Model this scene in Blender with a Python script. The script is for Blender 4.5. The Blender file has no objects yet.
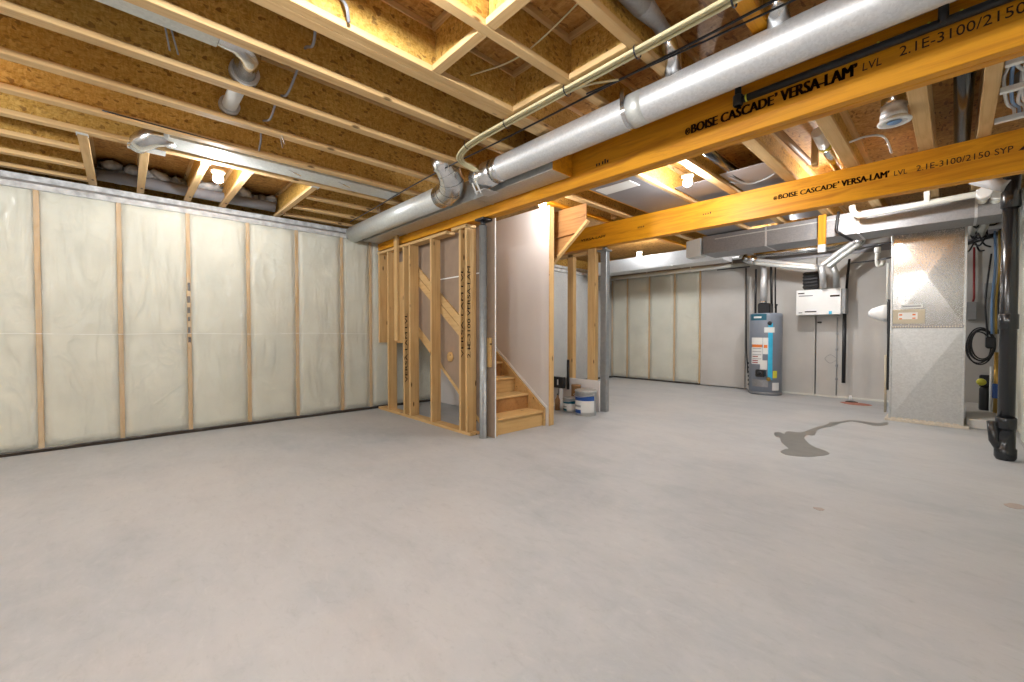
import bpy, bmesh, math, random
from mathutils import Vector, Matrix
random.seed(7)
S = bpy.context.scene
C = S.collection
PI = math.pi

# ------------------------------------------------------------------ materials
def newmat(name):
    m = bpy.data.materials.new(name); m.use_nodes = True
    nt = m.node_tree; nt.nodes.clear()
    out = nt.nodes.new('ShaderNodeOutputMaterial')
    bs = nt.nodes.new('ShaderNodeBsdfPrincipled')
    nt.links.new(bs.outputs[0], out.inputs[0])
    return m, nt, bs, out
def srgb(r, g, b):
    f = lambda c: (c/255/12.92) if c/255 <= .04045 else ((c/255+.055)/1.055)**2.4
    return (f(r), f(g), f(b), 1)
def coords(nt, scale=(1,1,1), rot=(0,0,0), kind='Object'):
    tc = nt.nodes.new('ShaderNodeTexCoord'); mp = nt.nodes.new('ShaderNodeMapping')
    nt.links.new(tc.outputs[kind], mp.inputs[0])
    mp.inputs['Scale'].default_value = scale; mp.inputs['Rotation'].default_value = rot
    return mp.outputs[0]
def noise(nt, vec, scale, detail=4, rough=.55, dist=0):
    n = nt.nodes.new('ShaderNodeTexNoise'); nt.links.new(vec, n.inputs['Vector'])
    n.inputs['Scale'].default_value = scale; n.inputs['Detail'].default_value = detail
    n.inputs['Roughness'].default_value = rough; n.inputs['Distortion'].default_value = dist
    return n.outputs['Fac']
def ramp(nt, fac, stops):
    r = nt.nodes.new('ShaderNodeValToRGB'); nt.links.new(fac, r.inputs[0])
    el = r.color_ramp.elements
    while len(el) > 1: el.remove(el[-1])
    el[0].position = stops[0][0]; el[0].color = stops[0][1]
    for p, c in stops[1:]:
        e = el.new(p); e.color = c
    return r.outputs[0]
def mix(nt, fac, a, b, mode='MIX'):
    m = nt.nodes.new('ShaderNodeMix'); m.data_type = 'RGBA'; m.blend_type = mode
    for s, v in ((0, fac), (6, a), (7, b)):
        if isinstance(v, (int, float)): m.inputs[s].default_value = v
        elif isinstance(v, tuple): m.inputs[s].default_value = v
        else: nt.links.new(v, m.inputs[s])
    return m.outputs[2]
def bump(nt, bs, h, strength=.3, dist=.01):
    b = nt.nodes.new('ShaderNodeBump'); nt.links.new(h, b.inputs['Height'])
    b.inputs['Strength'].default_value = strength; b.inputs['Distance'].default_value = dist
    nt.links.new(b.outputs[0], bs.inputs['Normal']); return b
def plain(name, col, rough=.6, metal=0, spec=.4, var=.08, vs=6):
    m, nt, bs, _ = newmat(name)
    n = noise(nt, coords(nt), vs, 3)
    d = tuple(c*(1-var) for c in col[:3])+(1,); l = tuple(min(1, c*(1+var)) for c in col[:3])+(1,)
    nt.links.new(ramp(nt, n, [(.3, d), (.7, l)]), bs.inputs['Base Color'])
    bs.inputs['Roughness'].default_value = rough; bs.inputs['Metallic'].default_value = metal
    bs.inputs['Specular IOR Level'].default_value = spec
    return m
def lumber(name, c1, c2, axis, knots=True):
    m, nt, bs, _ = newmat(name)
    sc = [28, 28, 28]; sc[axis] = 1.3
    v = coords(nt, tuple(sc))
    n1 = noise(nt, v, 1.0, 5, .6, .6)
    col = ramp(nt, n1, [(.25, c2), (.5, c1), (.8, tuple(min(1, c*1.12) for c in c1[:3])+(1,))])
    big = noise(nt, coords(nt), 2.2, 2)
    col = mix(nt, mixfac(nt, big, .35, .65, .35), col, c2)
    if knots:
        ks = [9, 9, 9]; ks[axis] = 3.0
        vo = nt.nodes.new('ShaderNodeTexVoronoi'); nt.links.new(coords(nt, tuple(ks)), vo.inputs['Vector'])
        vo.inputs['Scale'].default_value = 1.0
        kf = ramp(nt, vo.outputs['Distance'], [(.07, (1,1,1,1)), (.13, (0,0,0,1))])
        col = mix(nt, kf, col, tuple(c*.3 for c in c2[:3])+(1,))
    nt.links.new(col, bs.inputs['Base Color'])
    bs.inputs['Roughness'].default_value = .62; bs.inputs['Specular IOR Level'].default_value = .25
    bump(nt, bs, n1, .15, .004)
    return m
def mixfac(nt, fac, a, b, top):
    r = nt.nodes.new('ShaderNodeMapRange'); nt.links.new(fac, r.inputs[0])
    r.inputs[1].default_value = a; r.inputs[2].default_value = b
    r.inputs[3].default_value = 0; r.inputs[4].default_value = top
    return r.outputs[0]
def osb(name, cols, dark, scale=1.0):
    m, nt, bs, _ = newmat(name)
    base = coords(nt)
    wob = nt.nodes.new('ShaderNodeTexNoise'); nt.links.new(base, wob.inputs['Vector'])
    wob.inputs['Scale'].default_value = 9*scale; wob.inputs['Detail'].default_value = 2
    add = nt.nodes.new('ShaderNodeVectorMath'); add.operation = 'MULTIPLY_ADD'
    nt.links.new(wob.outputs['Color'], add.inputs[0]); add.inputs[1].default_value = (.06, .06, .06)
    nt.links.new(base, add.inputs[2])
    col = None; hs = None
    for k, sc in enumerate([(34, 60, 130), (110, 30, 50), (60, 120, 36)]):
        mp = nt.nodes.new('ShaderNodeMapping'); nt.links.new(add.outputs[0], mp.inputs[0])
        mp.inputs['Scale'].default_value = tuple(s*scale for s in sc); mp.inputs['Rotation'].default_value = (.4*k, .7*k, .5+k)
        vo = nt.nodes.new('ShaderNodeTexVoronoi'); nt.links.new(mp.outputs[0], vo.inputs['Vector']); vo.inputs['Scale'].default_value = 1
        bw = nt.nodes.new('ShaderNodeSeparateColor'); nt.links.new(vo.outputs['Color'], bw.inputs[0])
        c = ramp(nt, bw.outputs[0], [(0, cols[0]), (.35, cols[1]), (.7, cols[2]), (1, cols[1])])
        if col is None: col = c; hs = bw.outputs[0]
        else: col = mix(nt, .36, col, c)
        if k == 1:
            fl = ramp(nt, bw.outputs[1], [(.90, (0,0,0,1)), (.96, (1,1,1,1))])
    col = mix(nt, mixfac(nt, fl, 0, 1, .65), col, dark)
    big = noise(nt, base, 1.8, 3)
    col = mix(nt, mixfac(nt, big, .35, .7, .35), col, cols[0])
    nt.links.new(col, bs.inputs['Base Color'])
    bs.inputs['Roughness'].default_value = .6; bs.inputs['Specular IOR Level'].default_value = .3
    bump(nt, bs, hs, .15, .003)
    return m
def lvl(name, c1, c2, axis=0):
    m, nt, bs, _ = newmat(name)
    sc = [9, 9, 9]; sc[axis] = .8
    n = noise(nt, coords(nt, tuple(sc)), 1.6, 6, .65, 1.2)
    f = [70, 70, 70]; f[axis] = 2
    n2 = noise(nt, coords(nt, tuple(f)), 1, 3)
    col = ramp(nt, n, [(.3, c2), (.55, c1), (.8, tuple(min(1, c*1.1) for c in c1[:3])+(1,))])
    col = mix(nt, mixfac(nt, n2, .5, .8, .25), col, c2)
    nt.links.new(col, bs.inputs['Base Color'])
    bs.inputs['Roughness'].default_value = .5; bs.inputs['Specular IOR Level'].default_value = .3
    return m
def galv(name, col=(.62,.64,.66,1), rough=.33, metal=.9, sp=60, dk=.88):
    m, nt, bs, _ = newmat(name)
    vo = nt.nodes.new('ShaderNodeTexVoronoi'); nt.links.new(coords(nt), vo.inputs['Vector']); vo.inputs['Scale'].default_value = sp
    s = nt.nodes.new('ShaderNodeSeparateColor'); nt.links.new(vo.outputs['Color'], s.inputs[0])
    d = tuple(c*dk for c in col[:3])+(1,)
    nt.links.new(ramp(nt, s.outputs[0], [(0, d), (1, col)]), bs.inputs['Base Color'])
    nt.links.new(mixr(nt, s.outputs[1], rough-.02, rough+.04), bs.inputs['Roughness'])
    bs.inputs['Metallic'].default_value = metal
    n = noise(nt, coords(nt), 3.5, 2)
    bump(nt, bs, n, .12 if dk > .9 else .25, .02)
    return m
def mixr(nt, fac, a, b):
    r = nt.nodes.new('ShaderNodeMapRange'); nt.links.new(fac, r.inputs[0]); r.inputs[3].default_value = a; r.inputs[4].default_value = b
    return r.outputs[0]

M = {}
STUD1, STUD2 = (.62,.41,.19,1), (.46,.27,.10,1)
for a, n in enumerate('xyz'):
    M['stud_'+n] = lumber('stud_'+n, STUD1, STUD2, a)
    M['flange_'+n] = lumber('flange_'+n, (.66,.45,.22,1), (.50,.29,.11,1), a)
    M['lvl_'+n] = lvl('lvl_'+n, (.70,.305,.012,1), (.47,.165,.007,1), a)
M['osb'] = osb('osb_web', [(.33,.165,.024,1), (.55,.31,.055,1), (.76,.50,.16,1)], (.12,.04,.01,1))
M['sheath'] = osb('osb_sheathing', [(.30,.13,.03,1), (.52,.27,.07,1), (.68,.42,.15,1)], (.12,.04,.012,1), .6)
M['tread'] = lumber('tread_pine', (.62,.40,.17,1), (.50,.29,.10,1), 1)
M['ply'] = lumber('plywood', (.40,.20,.07,1), (.27,.12,.04,1), 0, False)
M['galvpanel'] = galv('galvanised_panel', (.50,.49,.47,1), .24, .95, 150, .97)
M['faintstain'] = plain('faint_stain', (.40,.33,.29,1), .7, var=.1)
M['galv'] = galv('galvanised', (.70,.71,.72,1), .46, .62, 90)
M['galvdull'] = galv('galvanised_dull', (.55,.56,.55,1), .45, .75)
M['galvpale'] = galv('galvanised_pale', (.66,.68,.66,1), .42, .45)
M['galvdark'] = galv('galvanised_dark', (.34,.34,.35,1), .5, .6)
M['foil'] = galv('foil_tape', (.75,.76,.77,1), .2, 1, 25)
M['steel'] = galv('steel_column', (.33,.345,.35,1), .4, .6, 20)
M['drywall'] = plain('drywall', (.70,.67,.65,1), .85, var=.03, vs=2)
M['paper'] = plain('drywall_back_paper', (.30,.22,.16,1), .9, var=.08, vs=5)
M['wallgrey'] = plain('back_wall_board', (.52,.50,.47,1), .8, var=.06, vs=2)
M['white'] = plain('white', (.82,.82,.80,1), .5, var=.02)
M['pvc'] = plain('white_pvc', (.66,.66,.60,1), .35, var=.04)
M['pex'] = plain('cream_cable', (.62,.55,.33,1), .45, var=.06)
M['wirewhite'] = plain('white_cable', (.72,.72,.72,1), .5)
M['wireblue'] = plain('blue_cable', (.20,.34,.58,1), .5)
M['wiregrey'] = plain('grey_cable', (.24,.24,.26,1), .5)
M['black'] = plain('black_plastic', (.018,.018,.02,1), .35, var=.2)
M['abs'] = plain('black_abs', (.014,.015,.017,1), .22, spec=.6, var=.2)
M['dark'] = plain('dark_brown', (.035,.025,.018,1), .9, var=.4, vs=20)  # very dark brown for bottom plates, a bracket and the drain grate
M['batt'] = plain('insulation_batt', (.66,.655,.555,1), .95, var=.07, vs=3)
M['foam'] = plain('grey_foam_wrap', (.50,.50,.50,1), .6, var=.35, vs=12)
M['greyfoil'] = plain('grey_panel', (.25,.24,.25,1), .5, metal=.2, var=.08, vs=2)
M['tank'] = plain('tank_grey', (.21,.235,.28,1), .32, var=.04)
M['teal'] = plain('teal', (.01,.10,.15,1), .4)
M['skyblue'] = plain('sky_blue', (.04,.42,.66,1), .4)
M['blue'] = plain('blue', (.02,.08,.30,1), .4)
M['label'] = plain('label_white', (.70,.70,.68,1), .5, var=.03)
M['orange'] = plain('orange', (.70,.18,.03,1), .5)
M['red'] = plain('red', (.30,.03,.03,1), .5)
M['redrust'] = plain('red_dust', (.42,.17,.12,1), .9, var=.3, vs=20)
M['tan'] = plain('tan_label', (.50,.44,.33,1), .6, var=.03)
M['cream'] = plain('cream_seal', (.62,.55,.45,1), .6, var=.12, vs=40)
M['brass'] = plain('brass', (.48,.30,.07,1), .35, metal=.6)
M['yellow'] = plain('yellow', (.65,.60,.06,1), .4)
M['ink'] = plain('ink', (.03,.012,.006,1), .8, var=.2)
M['greyplastic'] = plain('grey_plastic', (.30,.30,.30,1), .5)
M['cardboard'] = plain('brown_tin', (.32,.17,.07,1), .6)

# concrete
m, nt, bs, _ = newmat('concrete')
co = coords(nt)
n1 = noise(nt, co, .55, 5, .6, .4); n2 = noise(nt, co, 3.2, 6, .65, 1.0); n3 = noise(nt, co, 40, 3)
st = noise(nt, coords(nt, (1.0,2.6,1), (0,0,.5)), 1.1, 7, .68, .5)
col = ramp(nt, n1, [(.32, (.335,.355,.375,1)), (.5, (.41,.42,.43,1)), (.68, (.475,.46,.45,1))])
col = mix(nt, mixfac(nt, st, .45, .7, .4), col, (.51,.51,.51,1))
col = mix(nt, mixfac(nt, st, .50, .30, .25), col, (.31,.31,.31,1))
col = mix(nt, mixfac(nt, n2, .35, .75, .5), col, (.51,.51,.505,1))
n4 = noise(nt, coords(nt, (1,2.2,1), (0,0,.7)), 9, 7, .75, .6)
col = mix(nt, mixfac(nt, n4, .55, .75, .35), col, (.58,.57,.555,1))
col = mix(nt, mixfac(nt, n4, .46, .28, .35), col, (.30,.30,.30,1))
col = mix(nt, mixfac(nt, n3, .6, .85, .3), col, (.30,.29,.28,1))
nt.links.new(col, bs.inputs['Base Color'])
nt.links.new(mixr(nt, n2, .42, .68), bs.inputs['Roughness']); bs.inputs['Specular IOR Level'].default_value = .35
bump(nt, bs, n2, .08, .01)
M['concrete'] = m
m, nt, bs, _ = newmat('wet_concrete')
nt.links.new(ramp(nt, noise(nt, coords(nt), 6, 4), [(.3, (.15,.145,.13,1)), (.7, (.20,.195,.175,1))]), bs.inputs['Base Color'])
bs.inputs['Roughness'].default_value = .3
M['wet'] = m
# polythene sheet
m, nt, bs, out = newmat('polythene')
bs.inputs['Base Color'].default_value = (.78,.79,.74,1); bs.inputs['Roughness'].default_value = .15
bs.inputs['Specular IOR Level'].default_value = .8
co = coords(nt)
w = noise(nt, coords(nt, (1, 1.6, .8), (.6, 0, 0)), 1.5, 3, .5, 1.4)
w2 = noise(nt, coords(nt, (1, 2.6, .7), (-.8, 0, 0)), 1.7, 2, .45, 1.6)
def ridge(v):
    a = nt.nodes.new('ShaderNodeMath'); a.operation = 'SUBTRACT'; nt.links.new(v, a.inputs[0]); a.inputs[1].default_value = .5
    b = nt.nodes.new('ShaderNodeMath'); b.operation = 'ABSOLUTE'; nt.links.new(a.outputs[0], b.inputs[0])
    r = nt.nodes.new('ShaderNodeMapRange'); nt.links.new(b.outputs[0], r.inputs[0]); r.inputs[1].default_value = 0; r.inputs[2].default_value = .06
    r.inputs[3].default_value = .16; r.inputs[4].default_value = 0; r.interpolation_type = 'SMOOTHERSTEP'
    return r.outputs[0]
r1, r2 = ridge(w), ridge(w2)
a1 = nt.nodes.new('ShaderNodeMath'); a1.operation = 'ADD'; nt.links.new(r1, a1.inputs[0]); nt.links.new(r2, a1.inputs[1])
a2 = nt.nodes.new('ShaderNodeMath'); a2.operation = 'ADD'; nt.links.new(w, a2.inputs[0]); nt.links.new(w2, a2.inputs[1])
ad = nt.nodes.new('ShaderNodeMath'); ad.operation = 'ADD'; nt.links.new(a1.outputs[0], ad.inputs[0]); nt.links.new(a2.outputs[0], ad.inputs[1])
bump(nt, bs, ad.outputs[0], 1.0, .10)
tr = nt.nodes.new('ShaderNodeBsdfTransparent'); mx = nt.nodes.new('ShaderNodeMixShader')
mx.inputs[0].default_value = .22
nt.links.new(tr.outputs[0], mx.inputs[1]); nt.links.new(bs.outputs[0], mx.inputs[2]); nt.links.new(mx.outputs[0], out.inputs[0])
M['poly'] = m
m, nt, bs, out = newmat('bulb_glow')
bs.inputs['Base Color'].default_value = (1,1,1,1)
bs.inputs['Emission Color'].default_value = (.97,.985,1.0,1); bs.inputs['Emission Strength'].default_value = 1
M['bulb'] = m; BULB = bs

# ------------------------------------------------------------------ mesh helpers
W = {}
class MB:
    def __init__(s): s.v = []; s.f = []; s.smooth = []
    def add(s, vs, fs, sm=False):
        n = len(s.v); s.v += [tuple(v) for v in vs]; s.f += [tuple(i+n for i in f) for f in fs]; s.smooth += [sm]*len(fs)
        return s
    def box(s, a, b):
        x0,x1 = sorted((a[0],b[0])); y0,y1 = sorted((a[1],b[1])); z0,z1 = sorted((a[2],b[2]))
        return s.add([(x0,y0,z0),(x1,y0,z0),(x1,y1,z0),(x0,y1,z0),(x0,y0,z1),(x1,y0,z1),(x1,y1,z1),(x0,y1,z1)],
            [(0,3,2,1),(4,5,6,7),(0,1,5,4),(1,2,6,5),(2,3,7,6),(3,0,4,7)])
    def cbox(s, a, b, c=.003):
        """box with chamfered edges"""
        lo = [min(a[i],b[i]) for i in range(3)]; hi = [max(a[i],b[i]) for i in range(3)]
        bm = bmesh.new(); bmesh.ops.create_cube(bm, size=1)
        for v in bm.verts: v.co = Vector([(lo[i]+hi[i])/2 + v.co[i]*(hi[i]-lo[i]) for i in range(3)])
        c = min([c]+[(hi[i]-lo[i])*.3 for i in range(3)])
        bmesh.ops.bevel(bm, geom=bm.edges[:], offset=c, segments=1, affect='EDGES')
        bm.verts.index_update()
        s.add([v.co for v in bm.verts], [[v.index for v in f.verts] for f in bm.faces]); bm.free(); return s
    def prism(s, pts, axis, a, b):
        """polygon pts (2-D, in the two remaining axes in xyz order) extruded along axis"""
        def mk(p, t):
            q = list(p); q.insert(axis, t); return q
        n = len(pts)
        vs = [mk(p, a) for p in pts]+[mk(p, b) for p in pts]
        fs = [tuple(range(n))[::-1], tuple(range(n, 2*n))]+[(i, (i+1) % n, (i+1) % n+n, i+n) for i in range(n)]
        return s.add(vs, fs)
    def tube(s, path, r, seg=16, caps=True, inner=None):
        path = [Vector(p) for p in path]; n = len(path)
        rs = r if isinstance(r, (list, tuple)) else [r]*n
        t0 = (path[1]-path[0]).normalized()
        up = Vector((0,0,1)) if abs(t0.z) < .9 else Vector((1,0,0))
        u = t0.cross(up).normalized(); vs = []; prev = t0
        for i, p in enumerate(path):
            if i == 0: t = t0
            elif i == n-1: t = (path[i]-path[i-1]).normalized()
            else:
                t = (path[i+1]-path[i]).normalized()+(path[i]-path[i-1]).normalized()
                t = t.normalized() if t.length > 1e-6 else prev
            u = (u-t*u.dot(t)).normalized(); w = t.cross(u)
            cosb = 1.0
            if 0 < i < n-1:
                cosb = max(.5, t.dot((path[i+1]-path[i]).normalized()))
            for k in range(seg):
                a = 2*PI*k/seg; vs.append(p+(u*math.cos(a)+w*math.sin(a))*rs[i])
            prev = t
        fs = [(i*seg+k, i*seg+(k+1) % seg, (i+1)*seg+(k+1) % seg, (i+1)*seg+k) for i in range(n-1) for k in range(seg)]
        s.add(vs, fs, True)
        if caps:
            m0 = len(s.v)-len(vs)
            s.f.append(tuple(m0+k for k in range(seg))[::-1]); s.smooth.append(False)
            s.f.append(tuple(m0+(n-1)*seg+k for k in range(seg))); s.smooth.append(False)
        return s
    def lathe(s, prof, c, seg=28, axis='z'):
        """prof: (radius, height) pairs, turned about an axis through c"""
        vs = []
        for r, h in prof:
            for k in range(seg):
                a = 2*PI*k/seg; x, y = r*math.cos(a), r*math.sin(a)
                p = {'z': (x, y, h), 'y': (x, h, y), 'x': (h, x, y)}[axis]
                vs.append((c[0]+p[0], c[1]+p[1], c[2]+p[2]))
        fs = [(i*seg+k, i*seg+(k+1) % seg, (i+1)*seg+(k+1) % seg, (i+1)*seg+k) for i in range(len(prof)-1) for k in range(seg)]
        return s.add(vs, fs, True)
    def strip(s, p, q, w, t, up=(0,0,1)):
        """bar from p to q, width w along up, thickness t"""
        p, q, up = Vector(p), Vector(q), Vector(up)
        d = (q-p).normalized(); n = d.cross(up).normalized(); uu = n.cross(d).normalized()
        vs = []
        for e in (p, q):
            for a, b in ((-1,-1),(1,-1),(1,1),(-1,1)): vs.append(e+uu*(a*w/2)+n*(b*t/2))
        return s.add(vs, [(0,3,2,1),(4,5,6,7),(0,1,5,4),(1,2,6,5),(2,3,7,6),(3,0,4,7)])
    def build(s, name, mat, parent=None):
        org = Vector(W.get(parent.name, (0,0,0))) if parent else Vector((0,0,0))
        me = bpy.data.meshes.new(name)
        me.from_pydata([Vector(v)-org for v in s.v], [], s.f)
        bm = bmesh.new(); bm.from_mesh(me); bmesh.ops.recalc_face_normals(bm, faces=bm.faces); bm.to_mesh(me); bm.free()
        for p, sm in zip(me.polygons, s.smooth): p.use_smooth = sm
        me.materials.append(M[mat] if isinstance(mat, str) else mat)
        o = bpy.data.objects.new(name, me); C.objects.link(o)
        if parent: o.parent = parent
        W[o.name] = tuple(org)
        return o
def tag(o, label, cat, group=None):
    o['label'] = label; o['category'] = cat
    if group: o['group'] = group
    return o
def thing(name, label, cat, loc, group=None):
    o = bpy.data.objects.new(name, None); C.objects.link(o); o.location = loc; o.empty_display_size = .05
    W[o.name] = tuple(loc); return tag(o, label, cat, group)
def struct(o):
    o['kind'] = 'structure'; return o
def arc(c, r, a0, a1, n, plane='xz'):
    out = []
    for i in range(n+1):
        a = a0+(a1-a0)*i/n; u, v = r*math.cos(a), r*math.sin(a)
        out.append({'xz': (c[0]+u, c[1], c[2]+v), 'yz': (c[0], c[1]+u, c[2]+v), 'xy': (c[0]+u, c[1]+v, c[2])}[plane])
    return out
def smooth_path(pts, n=8):
    """Catmull-Rom through pts"""
    P = [Vector(p) for p in pts]; P = [P[0]*2-P[1]]+P+[P[-1]*2-P[-2]]; out = []
    for i in range(1, len(P)-2):
        for k in range(n):
            t = k/n
            out.append(.5*((2*P[i])+(-P[i-1]+P[i+1])*t+(2*P[i-1]-5*P[i]+4*P[i+1]-P[i+2])*t*t+(-P[i-1]+3*P[i]-3*P[i+1]+P[i+2])*t**3))
    out.append(P[-2]); return out

ZJ, ZS = 2.87, 3.17         # joist underside, subfloor underside
XL, XR, YB, YF = -6.36, .52, 9.85, -3.6
BY1, BY2 = 3.0, 5.3         # beam faces
BZ = 2.53

# ------------------------------------------------------------------ room shell
struct(MB().box((-7.2,YF-.3,-.15),(XR+.3,YB+.5,0)).build('floor','concrete'))
struct(MB().box((-7.2,YF-.3,ZS),(XR+.3,YB+.5,ZS+.05)).build('ceiling','sheath'))
struct(MB().box((-6.62,YF,0),(-6.46,YB+.2,2.70)).build('wall_left','concrete'))
struct(MB().prism([(-6.46,2.66),(XL+.01,2.66),(XL+.01,2.715),(-6.60,2.80),(-6.60,2.86),(-6.95,2.86),(-6.95,2.70),(-6.62,2.70)],1,YF,YB+.2).build('trim_1','foam'))
struct(MB().box((-7.0,YF,2.86),(-6.95,YB+.2,ZS)).build('trim_2','osb'))
struct(MB().box((-7.2,YB+.04,0),(XR+.3,YB+.2,ZS)).build('wall_back','wallgrey'))
struct(MB().box((-7.2,YF-.2,0),(XR+.3,YF,ZS)).build('wall_rear','wallgrey'))
struct(MB().box((XR+.08,YF,0),(XR+.25,YB+.2,ZS)).build('wall_right','wallgrey'))

# bottom plates seen as the dark line under the polythene
tag(MB().box((-6.45,YF+.02,0),(XL+.025,YB-.13,.035)).build('sill_plate','dark'),'dark bottom plate along the floor under the left insulated wall','plate')
tag(MB().box((-6.44,YB-.11,0),(-4.05,YB-.02,.035)).build('sill_plate','dark'),'dark bottom plate along the floor under the far insulated wall','plate')

# left wall: studs, batts, sheet
ys = [-2.46,-1.85,-1.24,-.635,-.03,.577,1.20,1.79,2.42,2.87,3.62,4.3,4.9]
words = ['','','','leftmost stud in view behind polythene, left wall','second stud from left behind the polythene on the left wall',
         'stud with black stamped marks behind the left wall polythene','fourth stud from the left behind the left wall polythene',
         'fifth stud from the left, left wall, under the pale pipe end','stud at the end of the left wall just before the framed stair wall',
         'dark stud in the left wall corner beside the stair framing','','','']
for i, y in enumerate(ys):
    t = thing('wall_stud', words[i] if words[i] else 'pine stud behind polythene on the left wall, hidden or outside the view', 'stud', (XL-.05,y,0), 'studs behind the left wall polythene')
    MB().cbox((XL-.09,y-.021,.035),(XL+.002,y+.021,2.66)).build('board','stud_z',t)
    if i == 5:
        mk = MB()
        z = 1.10
        while z < 1.78:
            h = random.uniform(.05,.10)
            mk.box((XL+.002,y-random.uniform(.012,.018),z),(XL+.0035,y+random.uniform(.010,.018),z+h)); z += h+random.uniform(.04,.10)
        mk.build('stamped_marks','ink',t)
def batt(a0, a1, axis, fixed, label, grp):
    """pillowy batt between studs; grid surface"""
    nu, nv = 8, 30; vs = []; z0, z1 = .04, 2.655
    for j in range(nv+1):
        for i in range(nu+1):
            u = i/nu; v = j/nv
            d = (1-(2*u-1)**8)*(.012+.005*math.sin(v*17+a0*5)+.004*math.sin(u*6+v*9+a0))
            p = a0+(a1-a0)*u; z = z0+(z1-z0)*v
            vs.append((fixed-.014+d, p, z) if axis == 'y' else (p, fixed+.014-d, z))
    n0 = len(vs)
    back = [((fixed-.09), v[1], v[2]) if axis == 'y' else (v[0], fixed+.09, v[2]) for v in vs]
    vs = vs+back; W1 = nu+1; fs = []
    for j in range(nv):
        for i in range(nu):
            a = j*W1+i; fs.append((a,a+1,a+1+W1,a+W1)); fs.append((n0+a,n0+a+W1,n0+a+1+W1,n0+a+1))
    for j in range(nv):
        for i in (0, nu):
            a = j*W1+i; fs.append((a,a+W1,n0+a+W1,n0+a))
    for i in range(nu):
        for j in (0, nv):
            a = j*W1+i; fs.append((a,a+1,n0+a+1,n0+a))
    return tag(MB().add(vs, fs, True).build('insulation_batt','batt'), label, 'insulation', grp)
bl = {2:'pale batt at the left edge of the photo on the left wall', 3:'pale batt between the first and second visible studs, left wall', 4:'pale batt between the second stud and the black-marked stud, left wall',
      5:'pale batt just right of the black-marked stud, left wall', 6:'pale batt between the fourth and fifth visible studs, left wall', 7:'pale batt behind the sheet below the end of the pale round duct',
      8:'narrow pale batt in the corner of the left wall beside stair framing', 9:'pale batt of the left wall seen behind the stair studs'}
for i in range(len(ys)-1):
    batt(ys[i]+.0215, ys[i+1]-.0215, 'y', XL, bl.get(i, 'pale insulation batt of the left wall outside the view or hidden'), 'batts of the left wall')
def sheet(name, label, axis, fixed, a0, a1, z0, z1, nu, nv, seed):
    rnd = random.Random(seed); ph = [rnd.uniform(0,6.28) for _ in range(8)]; vs = []
    for j in range(nv+1):
        for i in range(nu+1):
            p = a0+(a1-a0)*i/nu; z = z0+(z1-z0)*j/nv
            d = .004*math.sin(p*9+z*4+ph[0])+.003*math.sin(p*17-z*11+ph[1])+.004*math.sin(z*6+p*3+ph[2])+.0025*math.sin(p*31+z*21+ph[3])
            vs.append((fixed+.013+d, p, z) if axis == 'y' else (p, fixed-.013-d, z))
    fs = [(j*(nu+1)+i, j*(nu+1)+i+1, (j+1)*(nu+1)+i+1, (j+1)*(nu+1)+i) for j in range(nv) for i in range(nu)]
    return tag(MB().add(vs, fs, True).build(name,'poly'), label, 'plastic sheet')
p = sheet('polythene_sheet','clear wrinkled polythene vapour sheet stretched over the left wall','y',XL+.012,YF+.02,YB-.12,.03,2.71,300,60,3)
cr = MB()
pts = [(XL+.030+.003*math.sin(k*2.1), -2.6+k*.2, 1.205+.006*math.sin(k*.9)) for k in range(28)]
cr.tube(pts,.0022,6); cr.build('fold_line','label',p)

# far wall: insulation left part, boards to the right
fx = [-6.42,-5.95,-5.32,-4.66,-4.05]
fw = ['corner stud of the far insulated wall beside the steel post','second stud of the far insulated wall from its corner','third stud of the far insulated wall from its corner',
      'rusty-looking stud of the far insulated wall, fourth from corner','stud where the far insulation meets the grey board']
for x, wd in zip(fx, fw):
    t = thing('wall_stud', wd, 'stud', (x,YB,0), 'studs of the far insulated wall')
    MB().cbox((x-.021,YB-.09,.035),(x+.021,YB-.012,2.66)).build('board','stud_z',t)
fb = ['corner bay','second bay from the corner','third bay from the corner','bay beside the grey board']
for i in range(4):
    batt(fx[i]+.023, fx[i+1]-.023, 'x', YB-.09, 'pale batt of the far insulated wall, '+fb[i], 'batts of the far wall')
sheet('polythene_sheet','clear polythene sheet over the far insulated wall','x',YB-.112,-6.44,-4.03,.03,2.70,80,30,9)
struct(MB().box((-6.42,YB-.13,2.66),(XR+.08,YB+.04,2.80)).build('trim_3','greyfoil'))
def board(x0, x1, lab, mat='wallgrey'):
    return tag(MB().cbox((x0,YB-.10,.02),(x1,YB-.01,2.66),.004).build('wall_board',mat), lab, 'board', 'boards of the far wall')
board(-4.02,-3.08,'grey wall board between the far insulation and water heater')
board(-3.06,-1.84,'pale wall board behind the water heater')
board(-1.82,-.60,'pale wall board below the white ventilation box, left of the furnace')
board(-.58,XR-.05,'pale wall board behind the coiled cable, right of furnace')
tag(MB().box((-3.0,YB-.14,0),(XR,YB-.10,.03)).build('floor_pipe','pvc'),'thin white strip on the floor along the far wall','strip')

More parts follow.
